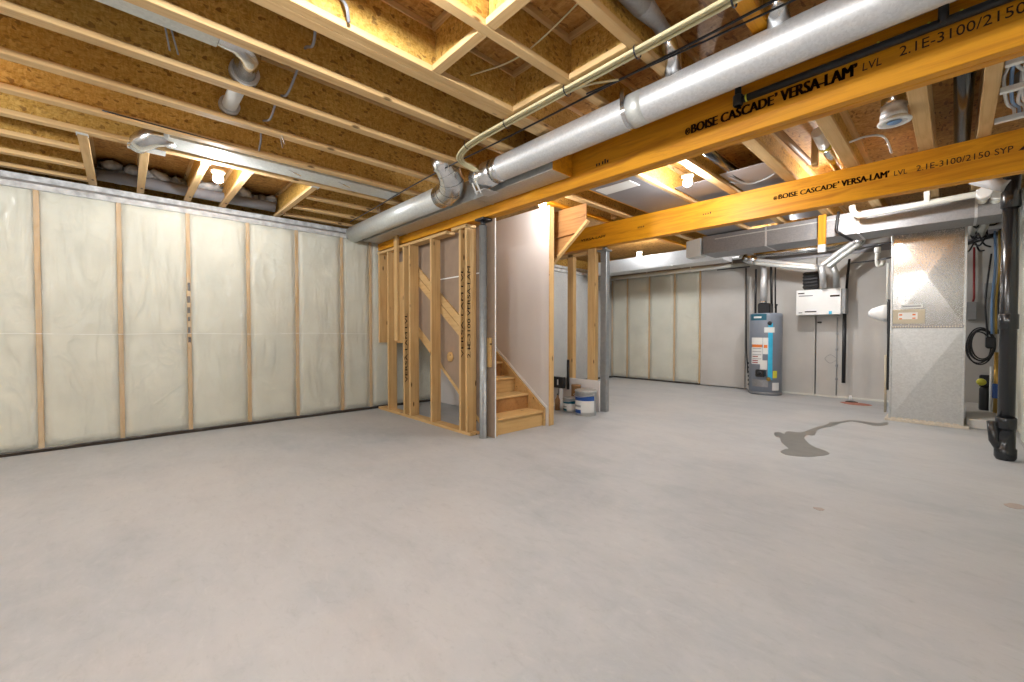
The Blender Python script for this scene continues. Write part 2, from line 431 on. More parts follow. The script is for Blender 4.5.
# right wall insulation with sheet
ry = [3.3,3.9,4.5,5.1,5.7,6.3,6.9,7.5,8.1,8.7,9.3,9.83]
def rbatt(y0, y1, lab):
    nu, nv = 6, 24; vs = []
    for j in range(nv+1):
        for i in range(nu+1):
            u = i/nu; v = j/nv; d = (1-(2*u-1)**6)*(.035+.012*math.sin(v*15+y0*3))
            vs.append((XR+.05-d, y0+(y1-y0)*u, .03+2.63*v))
    vs += [(XR+.078, v[1], v[2]) for v in vs]; n0 = (nu+1)*(nv+1); W1 = nu+1; fs = []
    for j in range(nv):
        for i in range(nu):
            a = j*W1+i; fs += [(a,a+1,a+1+W1,a+W1),(n0+a,n0+a+W1,n0+a+1+W1,n0+a+1)]
        for i in (0,nu):
            a = j*W1+i; fs.append((a,a+W1,n0+a+W1,n0+a))
    tag(MB().add(vs,fs,True).build('insulation_batt','batt'), lab, 'insulation', 'batts of the right wall')
for i in range(6, len(ry)-1):
    rbatt(ry[i], ry[i+1], 'pale insulation batt of the right wall behind the black drain pipe')
for i in range(0, 6): rbatt(ry[i], ry[i+1], 'pale batt of the right wall outside the photo edge')
s = sheet('polythene_sheet','clear polythene over the insulated wall at the far right edge','y',XR-.035,YF+.02,YB-.12,.03,2.70,160,40,5)

# ------------------------------------------------------------------ beams
def text_mesh(body, box, y, offset=0.0, shear=0.0, parent=None, name='printed_text', plane='xz'):
    cu = bpy.data.curves.new('txt','FONT'); cu.body = body; cu.size = 1; cu.offset = 0; cu.shear = shear; cu.extrude = 0.004; cu.resolution_u = 3
    tmp = bpy.data.objects.new('txt', cu); C.objects.link(tmp)
    dg = bpy.context.evaluated_depsgraph_get()
    me = bpy.data.meshes.new_from_object(tmp.evaluated_get(dg))
    bpy.data.objects.remove(tmp)
    xs = [v.co.x for v in me.vertices]; yy = [v.co.y for v in me.vertices]
    x0,x1,z0,z1 = box; sx = (x1-x0)/(max(xs)-min(xs)); sz = (z1-z0)/(max(yy)-min(yy)); mx, my = min(xs), min(yy)
    org = Vector(W.get(parent.name,(0,0,0))) if parent else Vector((0,0,0))
    for v in me.vertices:
        v.co = Vector((x0+(v.co.x-mx)*sx, y-.0012-v.co.z*.2, z0+(v.co.y-my)*sz))-org
    if offset > .015:
        base = [v.co.copy() for v in me.vertices]; fcs = [tuple(p.vertices) for p in me.polygons]; nb = len(base)
        h = (z1-z0)*.024; vs_ = []; fs_ = []
        for q, (a_, b_) in enumerate(((-2.4,0),(-1.6,0),(-.8,0),(0,0),(.8,0),(1.6,0),(2.4,0))):
            vs_ += [v+Vector((a_*h*offset/.03,0,b_*h*offset/.03)) for v in base]; fs_ += [tuple(i+q*nb for i in f) for f in fcs]
        me = bpy.data.meshes.new('txt'); me.from_pydata(vs_, [], fs_)
    me.materials.clear(); me.materials.append(M['ink'])
    o = bpy.data.objects.new(name, me); C.objects.link(o)
    if parent: o.parent = parent
    return o
bb = thing('lvl_beam','orange laminated beam with black lettering, the upper and nearer of the two','beam',(-3,BY1,BZ))
MB().cbox((-6.62,BY1,BZ),(XR+.06,BY1+.064,BZ+.335)).build('ply','lvl_x',bb)
MB().cbox((-6.62,BY1+.066,BZ),(XR+.06,BY1+.13,BZ+.335)).build('ply','lvl_x',bb)
zt = 2.652
text_mesh('®', (-1.36,-1.325,zt,zt+.05), BY1, .02, 0, bb, 'registered_mark')
text_mesh('BOISE CASCADE', (-1.315,-.80,zt,zt+.062), BY1, .035, .0, bb)
text_mesh("’ VERSA-LAM’", (-.79,-.395,zt+.002,zt+.07), BY1, .035, .0, bb)
text_mesh('LVL', (-.37,-.29,zt+.012,zt+.055), BY1, .0, .1, bb)
text_mesh('2.1E-3100/2150', (-.22,.20,zt+.02,zt+.07), BY1, .012, 0, bb)
mk = MB()
for x in (-2.14,-2.115,-2.08,-2.055,-2.03): mk.box((x,BY1-.0015,2.655),(x+.014,BY1,2.675+random.uniform(0,.02)))
mk.build('faint_stamp','ink',bb)
sb = thing('lvl_beam','bright orange laminated beam with black lettering, the lower and farther one','beam',(-2,BY2,BZ))
MB().cbox((-4.62,BY2,BZ),(XR+.06,BY2+.064,BZ+.335)).build('ply','lvl_x',sb)
MB().cbox((-4.62,BY2+.066,BZ),(XR+.06,BY2+.13,BZ+.335)).build('ply','lvl_x',sb)
zt = 2.69
text_mesh('®', (-1.40,-1.365,zt,zt+.045), BY2, .02, 0, sb, 'registered_mark')
text_mesh('BOISE CASCADE', (-1.35,-.84,zt,zt+.052), BY2, .03, .0, sb)
text_mesh("’ VERSA-LAM’", (-.83,-.445,zt,zt+.062), BY2, .03, .0, sb)
text_mesh('LVL', (-.41,-.32,zt,zt+.045), BY2, .0, 0, sb)
text_mesh('2.1E-3100/2150', (-.26,.18,zt,zt+.052), BY2, .012, 0, sb)
text_mesh('SYP', (.205,.305,zt,zt+.052), BY2, .012, 0, sb)
MB().prism([(.33,zt),(.46,zt),(.44,zt+.05),(.38,zt+.052)],1,BY2-.0015,BY2).build('printed_triangle','ink',sb)
text_mesh("VERSA-LAM’", (-4.06,-3.60,2.655,2.69), BY2, .02, .1, sb)
mk = MB()
for x0 in (-3.07,-2.17):
    for k in range(4):
        x = x0+k*.028; mk.box((x,BY2-.0015,2.685),(x+.012,BY2,2.70+random.uniform(0,.015)))
mk.build('faint_stamp','ink',sb)

# ------------------------------------------------------------------ joists
def joist(x, y0, y1, label, grp, w=.082, web='osb', fl='flange_y'):
    """x is the -X edge of the flange"""
    t = thing('floor_joist', label, 'joist', (x+w/2,y0,ZJ), grp)
    MB().cbox((x,y0,ZJ),(x+w,y1,ZJ+.038)).build('bottom_flange',fl,t)
    MB().cbox((x,y0,ZS-.038),(x+w,y1,ZS-.001)).build('top_flange',fl,t)
    MB().box((x+w/2-.005,y0,ZJ+.038),(x+w/2+.005,y1,ZS-.038)).build('web',web,t)
    return t
G1 = 'joists over the left half of the basement'
ord_ = ['nearest single joist left of the doubled joist','second single joist left of the doubled joist','third single joist left of the doubled joist','fourth single joist left of the doubled joist, a duct beside it']
for x, wd in zip((-2.85,-3.40,-3.95,-4.50), ord_):
    joist(x, YF, BY1-.01, 'OSB-web floor joist, '+wd, G1)
j = joist(-4.99, YF, BY1-.01, 'floor joist that carries the five short blocks near the left wall', G1)
for x, n in ((-5.50,'first'),(-6.04,'second'),(-6.52,'third')):
    joist(x, YF, -.27, 'joist ending at the first short block, %s toward the left wall, left of the bulb'%n, G1)
    joist(x, 1.66, BY1-.01, 'joist beyond the last short block near corner, %s toward the left wall'%n, G1)
t = thing('floor_joist','doubled joist with a dark seam, above the middle of the room','joist',(-2.35,0,ZJ),G1)
for a in (-2.42,-2.348):
    MB().cbox((a,YF,ZJ),(a+.070,BY1-.01,ZJ+.038)).build('bottom_flange','flange_y',t)
    MB().cbox((a,YF,ZS-.038),(a+.070,BY1-.01,ZS-.001)).build('top_flange','flange_y',t)
MB().box((-2.36,YF,ZJ+.038),(-2.35,BY1-.01,ZS-.038)).build('web','osb',t)
MB().box((-2.325,YF,ZJ+.038),(-2.285,BY1-.01,ZS-.038)).build('filler_board','osb',t)
# short blocks along the left wall
wds = ['leftmost short joist block at the left wall','second short joist block from left, its end under a duct boot','middle short joist block, just left of the wall bulb','fourth short joist block, just right of the wall bulb','rightmost and longest-looking short joist block at left wall']
for y, wd in zip((-.235,.16,.60,.965,1.61), wds):
    t = thing('joist_block', wd, 'joist', (-5.8,y,ZJ), 'short blocks cantilevered to the left wall')
    MB().cbox((-6.68,y-.032,ZJ),(-4.995,y+.032,ZJ+.038)).build('bottom_flange','flange_x',t)
    MB().cbox((-6.68,y-.032,ZS-.038),(-4.995,y+.032,ZS-.001)).build('top_flange','flange_x',t)
    MB().box((-6.68,y-.005,ZJ+.038),(-4.995,y+.005,ZS-.038)).build('web','osb',t)
    hg = MB(); hg.box((-4.998,y-.036,ZJ-.002),(-4.95,y+.036,ZJ)).box((-5.04,y-.037,ZJ-.002),(-4.99,y-.033,ZJ+.15)).box((-5.04,y+.033,ZJ-.002),(-4.99,y+.037,ZJ+.15))
    hg.build('hanger','galv',t)
# centre bay
G2 = 'joists of the centre bay'
joist(-1.81, YF, BY1-.01, w=.062, grp=G2, label='floor joist right of the doubled joist, crossing above bright blocks')
joist(-1.32, YF, BY1-.01, w=.062, grp=G2, label='floor joist left of the small round duct at top edge')
joist(-.79, YF, BY1-.01, 'joist whose orange end shows above the big duct at the top edge', G2, fl='lvl_y')
joist(-.28, YF, BY1-.01, 'joist outside the top edge of the photo', G2)
joist(.13, YF, BY1-.01, 'joist outside the top edge near the right wall', G2)
def xblock(x0, x1, y, label):
    t = thing('joist_block', label, 'joist', ((x0+x1)/2,y,ZJ), 'cross blocks of the centre bay')
    MB().cbox((x0,y-.032,ZJ),(x1,y+.032,ZJ+.038)).build('bottom_flange','flange_x',t)
    MB().cbox((x0,y-.032,ZS-.038),(x1,y+.032,ZS-.001)).build('top_flange','flange_x',t)
    MB().box((x0,y-.005,ZJ+.038),(x1,y+.005,ZS-.038)).build('web','osb',t)
xblock(-2.276,-1.812,1.47,'brightly lit cross block between the doubled joist and the next joist')
xblock(-1.744,-1.322,1.47,'cross block at top edge, right of the brightly lit one')
xblock(-2.276,-1.812,2.17,'cross block beside the cream cables, nearest the doubled joist')
xblock(-1.744,-1.322,2.17,'cross block beside the cream cables, with a loose wire above it')
t = thing('flat_duct','narrow sheet metal duct lying between the doubled joist and block, top centre','duct',(-2.0,1,2.9)) if False else None

# bay between beams and beyond
G3 = 'joists between and beyond the beams'
for x, w_, wd, fl in ((-3.62,.064,'orange joist flush above the stair wall end','lvl_y'),(-3.28,.089,'joist left of the dull grey panel between the beams','flange_y'),
    (-2.93,.064,'joist hidden at the left edge of the grey panel','lvl_y'),(-2.33,.045,'joist along the right edge of the dull grey panel','flange_y'),
    (-1.86,.089,'joist right of the bulb between the two beams','flange_y'),(-1.29,.100,'second joist right of the bulb between the two beams','flange_y'),
    (-.77,.100,'third joist right of the bulb between beams, left of the white register','flange_y'),(-.25,.100,'joist just right of the round white register','flange_y'),
    (.105,.080,'joist left of the cable-filled bay at the right edge','flange_y')):
    joist(x, BY1+.14, YB-.05, wd, G3, w_, fl=fl)
tag(MB().cbox((-2.90,BY1+.15,ZJ-.004),(-2.335,7.4,ZJ-.001)).build('joist_liner','greyfoil'),'dull grey sheet metal panel closing a joist bay between the beams','panel')
tag(MB().cbox((-2.86,4.0,ZJ-.010),(-2.42,4.22,ZJ-.0045)).build('sticker','label'),'white rectangular sticker on the grey metal panel between beams','sticker')
tag(MB().cbox((-2.28,4.75,ZJ+.05),(-1.87,7.4,ZJ+.054)).build('joist_liner','greyfoil'),'metal panel behind the bulb between the two beams','panel')
tag(MB().cbox((-1.76,4.7,ZJ+.05),(-1.30,7.4,ZJ+.054)).build('joist_liner','greyfoil'),'small grey metal panel right of the bulb, above the farther beam','panel')

# ------------------------------------------------------------------ bulbs
def bulb(x, y, z, label, power, zt=ZJ, r=.045):
    t = thing('light_fixture', label, 'light', (x,y,zt), 'bare bulbs on the joists')
    MB().box((x-.045,y-.045,zt-.004),(x+.045,y+.045,zt)).build('mounting_plate','galv',t)
    MB().lathe([(0,zt-.036),(.045,zt-.034),(.062,zt-.018),(.062,zt-.004),(0,zt-.004)],(x,y,0),20).build('lampholder','white',t); lh_ = C.objects[-1]
    m = M['bulb'].copy(); m.name = 'bulb_glow_%d' % int(power)
    m.node_tree.nodes['Principled BSDF'].inputs['Emission Strength'].default_value = power/(4*PI*PI*r*r)
    prof = [(0,-r)]+[(r*math.sin(a), -r*math.cos(a)) for a in [PI*k/10 for k in range(1,9)]]+[(.016,r*1.15),(.014,r*1.5)]
    MB().lathe([(a, b+z) for a, b in prof],(x,y,0),16).build('bulb',m,t)
    MB().lathe([(.0,z+r*1.4),(.02,z+r*1.4),(.02,zt-.03),(0,zt-.03)],(x,y,0),12).build('socket','white',lh_)
bulb(-5.16,.72,2.79,'bare bulb shining between short blocks at the left wall',30)
bulb(-3.44,3.72,2.78,'bare bulb glowing just behind the near beam above the stair wall',15)
bulb(-1.93,4.32,2.79,'bare bulb shining between the two orange beams',38)
bulb(-4.40,7.66,2.79,'bare bulb beyond the farther beam, in front of the far insulated wall',44)
bulb(-1.9,8.08,2.79,'added fill bulb hidden behind the trunk duct near the far wall',36)  # added lamp, out of sight; lifts the far mechanical corner
bulb(-.95,6.15,2.80,'added fill bulb hidden above and behind the farther beam, in front of the furnace',42)  # added lamp, out of sight; lights furnace front and floor
bulb(-1.50,.62,2.80,'unseen bare bulb above the camera, outside the photo',60)  # unseen lamp placed from the bright centre blocks, also added for overall brightness
bulb(-4.2,-1.9,2.72,'added fill bulb behind the camera on the left, outside the photo',56)  # added lamp out of frame, brightens the foreground
bulb(-.5,-1.6,2.72,'added fill bulb behind the camera on the right, outside the photo',56)  # second added foreground lamp, out of frame

# ------------------------------------------------------------------ ducts near the first beam
t = thing('round_duct','large shiny round metal duct running along the near beam','duct',(-1.3,2.6,2.765))
MB().tube([(-3.02,2.6,2.757),(XR+.02,2.6,2.757)],.110,40,False).build('pipe','galv',t)
MB().tube([(-3.02,2.6,2.757),(-2.9,2.6,2.757)],.114,40).build('end_collar','foil',t)
MB().tube([(-1.56,2.6,2.757),(-1.44,2.6,2.757)],.1115,40).build('seam_tape','galvpale',t)
hs = MB().box((-1.58,2.482,2.757),(-1.55,2.486,2.87)).tube([(-1.58,2.6,2.757),(-1.55,2.6,2.757)],.1145,40,False); hs.build('hanger_strap','foil',t)
t = thing('rectangular_duct','flat rectangular metal duct tucked between the round ducts and the near beam','duct',(-4.5,2.85,2.64))
MB().cbox((-6.3,2.73,2.635),(-2.40,2.985,2.86),.004).build('casing','galvdull',t)
sm = MB()
for x in (-5.4,-4.35,-3.5): MB().box((x-.012,2.726,2.631),(x+.012,2.989,2.864)).build('drive_cleat','galvdull',t)
MB().box((-2.40,2.725,2.63),(-2.392,2.99,2.865)).build('end_cap_reflection','lvl_x',t)  # beam-orange face stands in for wood reflected in the metal end
t = thing('round_duct','pale grey round duct ending at the left wall corner','duct',(-5.2,2.58,2.72))
MB().tube([(-6.30,2.58,2.72),(-3.88,2.58,2.72)],.118,36).build('pipe','galvpale',t)
el = [(-3.92,2.58,2.72),(-3.80,2.575,2.725),(-3.68,2.55,2.745),(-3.59,2.50,2.79),(-3.545,2.44,2.85),(-3.535,2.37,2.92),(-3.535,2.30,2.99)]
MB().tube(el,[.121,.125,.128,.128,.125,.118,.105],28).build('elbow','foil',t)
rg = MB()
for k in (1,2,3,4,5):
    a, b = Vector(el[k]), Vector(el[k+1]) if k+1 < len(el) else Vector(el[k]); d = (b-a).normalized()*.008
    rg.tube([a-d,a+d],.130,28,False)
rg.build('elbow_rings','foil',t)
t = thing('duct_boot','sheet metal boot joining the big round duct to the duct by the wall','duct',(-3.15,2.7,2.66))
MB().tube([(-3.27,2.62,2.74),(-3.16,2.6,2.752),(-3.01,2.6,2.757)],[.13,.125,.116],28).build('sleeve','foil',t)
st = MB()
for x in (-3.24,-3.18): st.strip((x,2.50,2.68),(x,2.56,2.58),.02,.004,(1,0,0))
st.box((-3.26,2.54,2.60),(-3.10,2.72,2.605)); st.build('strap','galv',t)
# takeoffs feeding the big duct
t = thing('branch_duct','small round metal duct dropping to the big duct, left of the orange joist end','duct',(-1.08,2.2,2.95))
MB().tube([(-1.20,.2,3.02),(-1.20,2.1,3.02)],.060,20,False).tube([(-1.20,2.1,3.02),(-1.20,2.28,3.015),(-1.20,2.42,2.98)],[.060,.042,.038],20).build('pipe','galvdark',t)
MB().tube([(-1.20,2.40,2.99),(-1.22,2.50,2.93),(-1.24,2.56,2.86)],[.042,.05,.055],18).build('boot','foil',t)
t = thing('branch_duct','small metal duct meeting the big duct at the top edge, right of the orange joist','duct',(-.55,2.2,2.95))
MB().tube([(-.66,.6,3.02),(-.66,2.35,3.02),(-.66,2.5,2.97)],.045,20).build('pipe','galv',t)
MB().tube([(-.66,2.47,2.99),(-.66,2.56,2.85)],.055,18).build('boot','foil',t)
# flat strip of metal duct above and behind the round one
tag(MB().cbox((-2.7,2.74,2.815),(XR,2.95,2.862),.004).build('flat_duct','galvdull'),'flat metal duct running above and behind the big round duct','duct')

# cream cables
t = thing('cable_bundle','bundle of three cream cables tied together along the joists above the big duct','cable',(-1.5,2.2,2.85))
for k in range(3):
    dy = -.026+.026*k; dz = .006*(k % 2)
    pts = [(.45,2.19+dy,2.848+dz),(-.5,2.19+dy,2.848+dz),(-1.5,2.19+dy,2.846+dz),(-2.4,2.19+dy,2.846+dz),(-2.85,2.19+dy,2.835+dz),(-3.12+.024*k,2.25+dy*.5,2.825),(-3.22+.026*k,2.36,2.82),(-3.21+.024*k,2.44,2.80),(-3.19+.02*k,2.52,2.77)]
    MB().tube(smooth_path(pts,8),.0105,8).build('cable','pex',t)
tie = MB()
for x in (-.76,-1.28,-1.80,-2.40,-2.90):
    yy_ = 2.19
    tie.tube([(x-.005,yy_,2.846),(x+.005,yy_,2.846)],.040,12,False)
tie.build('cable_ties','black',t)
tag(MB().tube(smooth_path([(-.2,2.36,2.86),(-1.0,2.36,2.852),(-1.7,2.36,2.853),(-2.6,2.35,2.845),(-3.3,2.33,2.84),(-4.2,2.36,2.85),(-5.2,2.40,2.84),(-6.1,2.45,2.85)],8),.0075,8).build('black_cable','black'),'thin black cable running under the joists beside the ducts','cable')
tag(MB().tube(smooth_path([(-1.75,2.335,2.855),(-1.0,2.40,2.855),(-.4,2.44,2.858)],6),.006,8).build('black_cable','black'),'second thin black cable alongside, above the big duct','cable')
tag(MB().tube(smooth_path([(-4.42,-.1,2.895),(-4.425,.9,2.885),(-4.43,1.8,2.885),(-4.44,2.30,2.88)],8),.007,8).build('black_cable','black'),'thin black cable lying along the side of a left joist','cable')
tag(MB().tube(smooth_path([(-2.30,1.75,2.98),(-1.95,1.80,2.93),(-1.7,1.82,2.95),(-1.32,1.84,3.05)],8),.005,6).build('loose_wire','pex'),'loose cream wire hanging in the centre joist bay','wire')
tag(MB().tube(smooth_path([(-1.78,2.23,2.855),(-1.65,2.26,2.85),(-1.5,2.34,2.845)],6),.007,6).build('loose_wire','pex'),'short cream wire branching off the cable bundle toward the black cable','wire')
# grey wire through the left joists
tag(MB().tube(smooth_path([(-2.43,.80,3.02),(-2.62,.84,2.93),(-2.82,.85,3.0),(-3.05,.86,2.94),(-3.25,.86,2.90),(-3.43,.85,2.95),(-3.7,.86,2.90),(-3.97,.86,2.97),(-4.2,.90,2.91),(-4.42,.93,2.90)],8),.008,8).build('grey_wire','wiregrey'),'grey wire threaded through the webs of the left joists','wire')
tag(MB().tube(smooth_path([(-2.28,.86,3.02),(-2.2,.87,2.93),(-2.24,.90,2.88)],6),.009,8).build('grey_wire','wiregrey'),'short grey wire hanging beside the doubled joist at the top edge','wire')
tag(MB().tube([(-3.0,.18,2.96),(-3.22,.22,2.90)],.005,6).tube([(-3.0,.20,2.965),(-3.23,.26,2.90)],.005,6).build('loose_wire','wiregrey'),'pair of thin wires hanging below the left panned duct','wire')

# left bay ducts
t = thing('bay_duct','pale metal duct in a left joist bay ending in a round elbow','duct',(-3.0,-1,2.92))
MB().cbox((-3.0,YF+1,2.90),(-2.86,.42,3.12),.004).build('casing','galvpale',t)
MB().tube([(-2.98,.36,2.99),(-2.99,.52,2.985),(-3.08,.60,2.985),(-3.36,.62,2.985)],[.075,.075,.07,.07],20).build('elbow','foil',t)
t2 = thing('vent_pipe','short pale round pipe passing through a left joist web','duct',(-3.6,.62,2.98))
MB().tube([(-3.46,.62,2.985),(-3.70,.62,2.985),(-3.90,.62,2.985)],.05,20).build('pipe','white',t2)
MB().tube([(-3.86,.62,2.985),(-3.905,.62,2.985)],.07,24).build('collar','galv',t2)
MB().tube([(-3.30,.62,2.985),(-3.36,.62,2.985)],.088,24).build('collar','galv',t)
t = thing('bay_duct','pale metal duct along the joist near the left wall bulb, ending in a boot','duct',(-4.7,1,2.9))
MB().cbox((-4.88,.30,2.885),(-4.60,2.45,3.10),.004).build('casing','galvpale',t)
MB().tube([(-4.75,.34,2.95),(-4.78,.22,2.93),(-4.90,.14,2.90),(-4.98,.10,2.875)],[.08,.085,.08,.07],20).build('boot','foil',t)
MB().box((-5.06,.04,2.862),(-4.93,.30,2.868)).build('flange_plate','galv',t)
cl = MB()
for y in (1.25,1.75): cl.strip((-4.68,y,2.885),(-4.62,y+.10,2.83),.012,.004)
cl.build('strap_ends','foil',t)
# things in the open bay by the left wall
tag(MB().tube([(-6.50,-.2,2.97),(-6.48,1.55,2.96)],.065,20).build('rim_pipe','wiregrey'),'dark pipe lying above the left wall behind the short blocks','pipe')
fo = MB(); rnd = random.Random(4)
for k in range(46):
    y = -.17+1.72*k/46+rnd.uniform(-.02,.02); x = -6.75+rnd.uniform(-.1,.22); r = rnd.uniform(.06,.13)
    bm = bmesh.new(); bmesh.ops.create_icosphere(bm, subdivisions=2, radius=r)
    for v in bm.verts: v.co = Vector((v.co.x*1.5, v.co.y, v.co.z*.55))+Vector((x, y, 3.07+rnd.uniform(-.03,.05)))
    bm.verts.index_update(); fo.add([v.co for v in bm.verts], [[v.index for v in f.verts] for f in bm.faces], True); bm.free()
o = tag(fo.build('spray_foam','foam'),'lumpy grey spray foam at the rim behind the short blocks','insulation'); o['kind'] = 'stuff'
# metal hanger tabs on joist ends near the duct
for (x,y,wd) in ((-3.42,2.30,'above the duct elbow'),(-5.35,2.52,'near the left wall corner'),(-3.92,.98,'on a left joist beside the grey wire')):
    g = MB(); g.strip((x,y,2.90),(x-.03,y+.03,2.80),.014,.003).strip((x+.05,y,2.90),(x+.03,y+.03,2.81),.014,.003)
    tag(g.build('metal_strap','foil'),'small bright metal strap ends '+wd,'strap')

# black gas pipe on the near beam
t = thing('gas_pipe','black gas pipe running along the face of the near beam','pipe',(-.5,2.95,2.74))
MB().tube([(-.98,2.955,2.735),(XR,2.955,2.745)],.022,12).build('pipe','black',t)
MB().tube([(-.99,2.95,2.735),(-.99,2.95,2.86)],.02,12).build('riser','black',t)
MB().lathe([(.024,2.70),(.03,2.705),(.03,2.765),(.024,2.77)],(-.99,2.95,0),16).build('elbow_fitting','black',t)
MB().tube([(-.945,2.955,2.735),(-.935,2.955,2.735)],.0235,12).build('yellow_ring','yellow',t)
MB().tube([(-.06,2.95,2.73),(-.06,2.95,2.86)],.02,12).build('tee','black',t)
cp = MB()
for x in (-.30,-.11,.0): cp.cbox((x-.006,2.94,2.725),(x+.006,2.975,2.765))
cp.build('clips','yellow',t)

# ------------------------------------------------------------------ stair stud wall
t = thing('stair_stud_wall','open pine stud wall framing in front of the stairs','wall frame',(-5,2.95,0))
MB().cbox((-6.28,2.95,0),(-3.87,3.09,.038)).build('bottom_plate','stud_x',t)
MB().cbox((-6.28,2.95,2.455),(-4.36,3.09,2.493)).build('top_plate','stud_x',t)
MB().cbox((-4.25,2.95,2.462),(-3.93,3.09,2.50)).build('top_plate','stud_x',t)
def wstud(x1, z0=.038, z1=2.455, w=.038, y0=2.95, y1=3.09, nm='stud'):
    return MB().cbox((x1-w,y0,z0),(x1,y1,z1)).build(nm,'stud_z',t)
for u in (-5.92,-5.43,-5.26,-4.70): wstud(u)
wstud(-6.22,1.06,2.455)
wstud(-4.055); wstud(-3.93)
def vtext(body, x, y0, y1, z0, z1, par):
    """lettering running up the +X face of a stud"""
    o = text_mesh(body, (z0,z1,0,y1-y0), 0, .018, 0, None, 'printed_text')
    org = Vector(W[par.name])
    for v in o.data.vertices:
        a, b, c = v.co; v.co = Vector((x+.001-b*.5, y0+(y1-y0)-c, a))-org
    o.parent = par
vtext('VERSA-LAM LVL', -4.055, 2.955, 2.99, .92, 2.0, t)
vtext('2.1E-3100 VERSA-LAM', -3.93, 2.955, 3.0, .92, 2.0, t)
vtext('VERSA-LAM LVL', -5.43, 2.96, 3.0, .5, 1.5, t)
# boards
tag(MB().cbox((-5.66,2.91,1.10),(-5.56,2.948,2.76)).build('brace_board','stud_z'),'pale vertical board nailed over the top plate of the stair framing','board')
tag(MB().cbox((-6.15,3.10,1.06),(-5.62,3.125,2.30)).build('backing_board','stud_z'),'wide pine board behind the left studs of the stair framing','board')
t = thing('steel_column','grey steel column at the end of the stair framing under the beam','column',(-3.73,2.99,0))
MB().lathe([(.05,.0),(.05,.006),(.044,.006),(.044,2.44),(.05,2.44)],(-3.715,3.02,0),24).build('pole','steel',t)
MB().lathe([(0,2.44),(.03,2.44),(.03,2.50),(0,2.50)],(-3.715,3.02,0),16).build('screw_jack','black',t)
MB().cbox((-3.79,2.96,2.50),(-3.64,3.12,2.525)).build('top_plate','black',t)
# drywall backs
def slope(x, z0=.40, x0=-4.3): return z0+.72*(x0-x)
t = thing('stair_drywall','brown-backed drywall sheet behind the stair studs, cut along the stair slope','drywall',(-4.5,3.15,0))
poly = [(-3.80,2.50),(-6.3,2.50),(-6.3,slope(-6.3)+.14),(-5.0,slope(-5.0)+.16),(-4.68,slope(-4.68)+.05),(-3.80,slope(-3.80)+.03)]
MB().prism(poly,1,3.135,3.147).build('sheet','paper',t)
MB().box((-6.2,3.131,1.93),(-3.80,3.134,1.945)).build('joint_line','white',t)
MB().prism([(-4.72,slope(-4.72)-.0),(-3.80,slope(-3.80)-.02),(-3.80,slope(-3.80)+.04),(-4.72,slope(-4.72)+.06)],1,3.132,3.135).build('cut_edge','stud_x',t)
tag(MB().cbox((-3.755,3.098,0),(-3.60,3.112,2.527),.002).build('drywall_strip','paper'),'narrow brown drywall strip beside the grey steel column','drywall')
tag(MB().cbox((-3.599,3.098,0),(-3.592,3.112,2.527),.002).build('corner_bead','white'),'white cut edge of the drywall strip beside the column','edge strip')
tag(MB().cbox((-3.72,3.07,.82),(-3.645,3.097,1.16)).build('wood_block','tread'),'small pale wood block fixed beside the grey column','block')
# handrail backing boards
hb = MB()
for dz in (0,-.135):
    hb.strip((-5.62,3.118,slope(-5.62,1.42)+dz-.05),(-4.08,3.118,slope(-4.08,1.42)+dz-.05),.10,.025,(0,0,1))
tag(hb.build('rail_backing','stud_x'),'pair of diagonal pine boards behind the stair studs','board')
tag(MB().lathe([(0,0),(.065,0),(.065,.012),(0,.012)],(-4.53,3.118,.90),20,'y').build('wood_plug','tread'),'round pale wood plug on the brown drywall behind the stair studs','plug')

# ------------------------------------------------------------------ stairs
t = thing('staircase','pine staircase climbing to the left behind the stud wall','stairs',(-4.5,3.6,0))
RS, RN, X0 = .2, .265, -3.68
for k in range(12):
    xf = X0-RN*k; z1 = RS*(k+1)
    if k > 8: break
    MB().cbox((xf-.018,3.19,RS*k),(xf,3.985,z1-.027)).build('riser','ply' if k % 2 else 'tread',t)
    MB().cbox((xf-RN-.02,3.19,z1-.027),(xf+.028,3.985,z1),.006).build('tread','tread',t)
def stringer(y0, y1, up, nm, mat='stud_x'):
    n = 9.6; X1 = X0-RN*n
    MB().prism([(X0+.03,0),(X0+.03,.23),(X0-.02,.23+up),(X1,RS*n+.2+up),(X1,RS*n-.14),(X0-.12,0)],1,y0,y1).build(nm,mat,t)
stringer(3.152,3.188,.03,'stringer')
stringer(3.987,4.02,.03,'stringer','tread')
# far stair wall
wl = thing('stair_wall','white drywalled wall on the far side of the stairs','wall',(-4.9,4.05,0))
MB().cbox((-6.25,4.022,0),(-3.60,4.034,2.86),.002).build('sheet','drywall',wl)
MB().cbox((-3.638,4.034,0),(-3.60,4.125,2.86)).build('end_stud','stud_z',wl)
MB().cbox((-3.60,4.022,0),(-3.588,4.034,2.86),.002).build('end_trim','tread',wl) 
MB().cbox((-6.25,4.034,2.82),(-3.64,4.125,2.858)).build('top_plate','stud_x',wl)
MB().cbox((-6.25,4.034,0),(-3.64,4.125,.038)).build('bottom_plate','stud_x',wl)
for x in (-5.8,-5.2,-4.6,-4.1): MB().cbox((x,4.034,.038),(x+.038,4.125,2.82)).build('stud','stud_z',wl)
sk = MB(); sk.strip((X0+.05,4.018,.24),(X0-RN*9.6,4.018,RS*9.6+.24),.03,.012)
sk.build('skirt_edge','white',wl)
cd = MB()
cd.tube(smooth_path([(-4.55,3.5,.02),(-4.45,3.55,.16),(-4.35,3.6,.10),(-4.42,3.5,.02),(-4.6,3.45,.05),(-4.5,3.6,.12),(-4.3,3.55,.03)],6),.012,8)
tag(cd.build('cord','black'),'black cord in a heap on the floor under the stairs','cord')

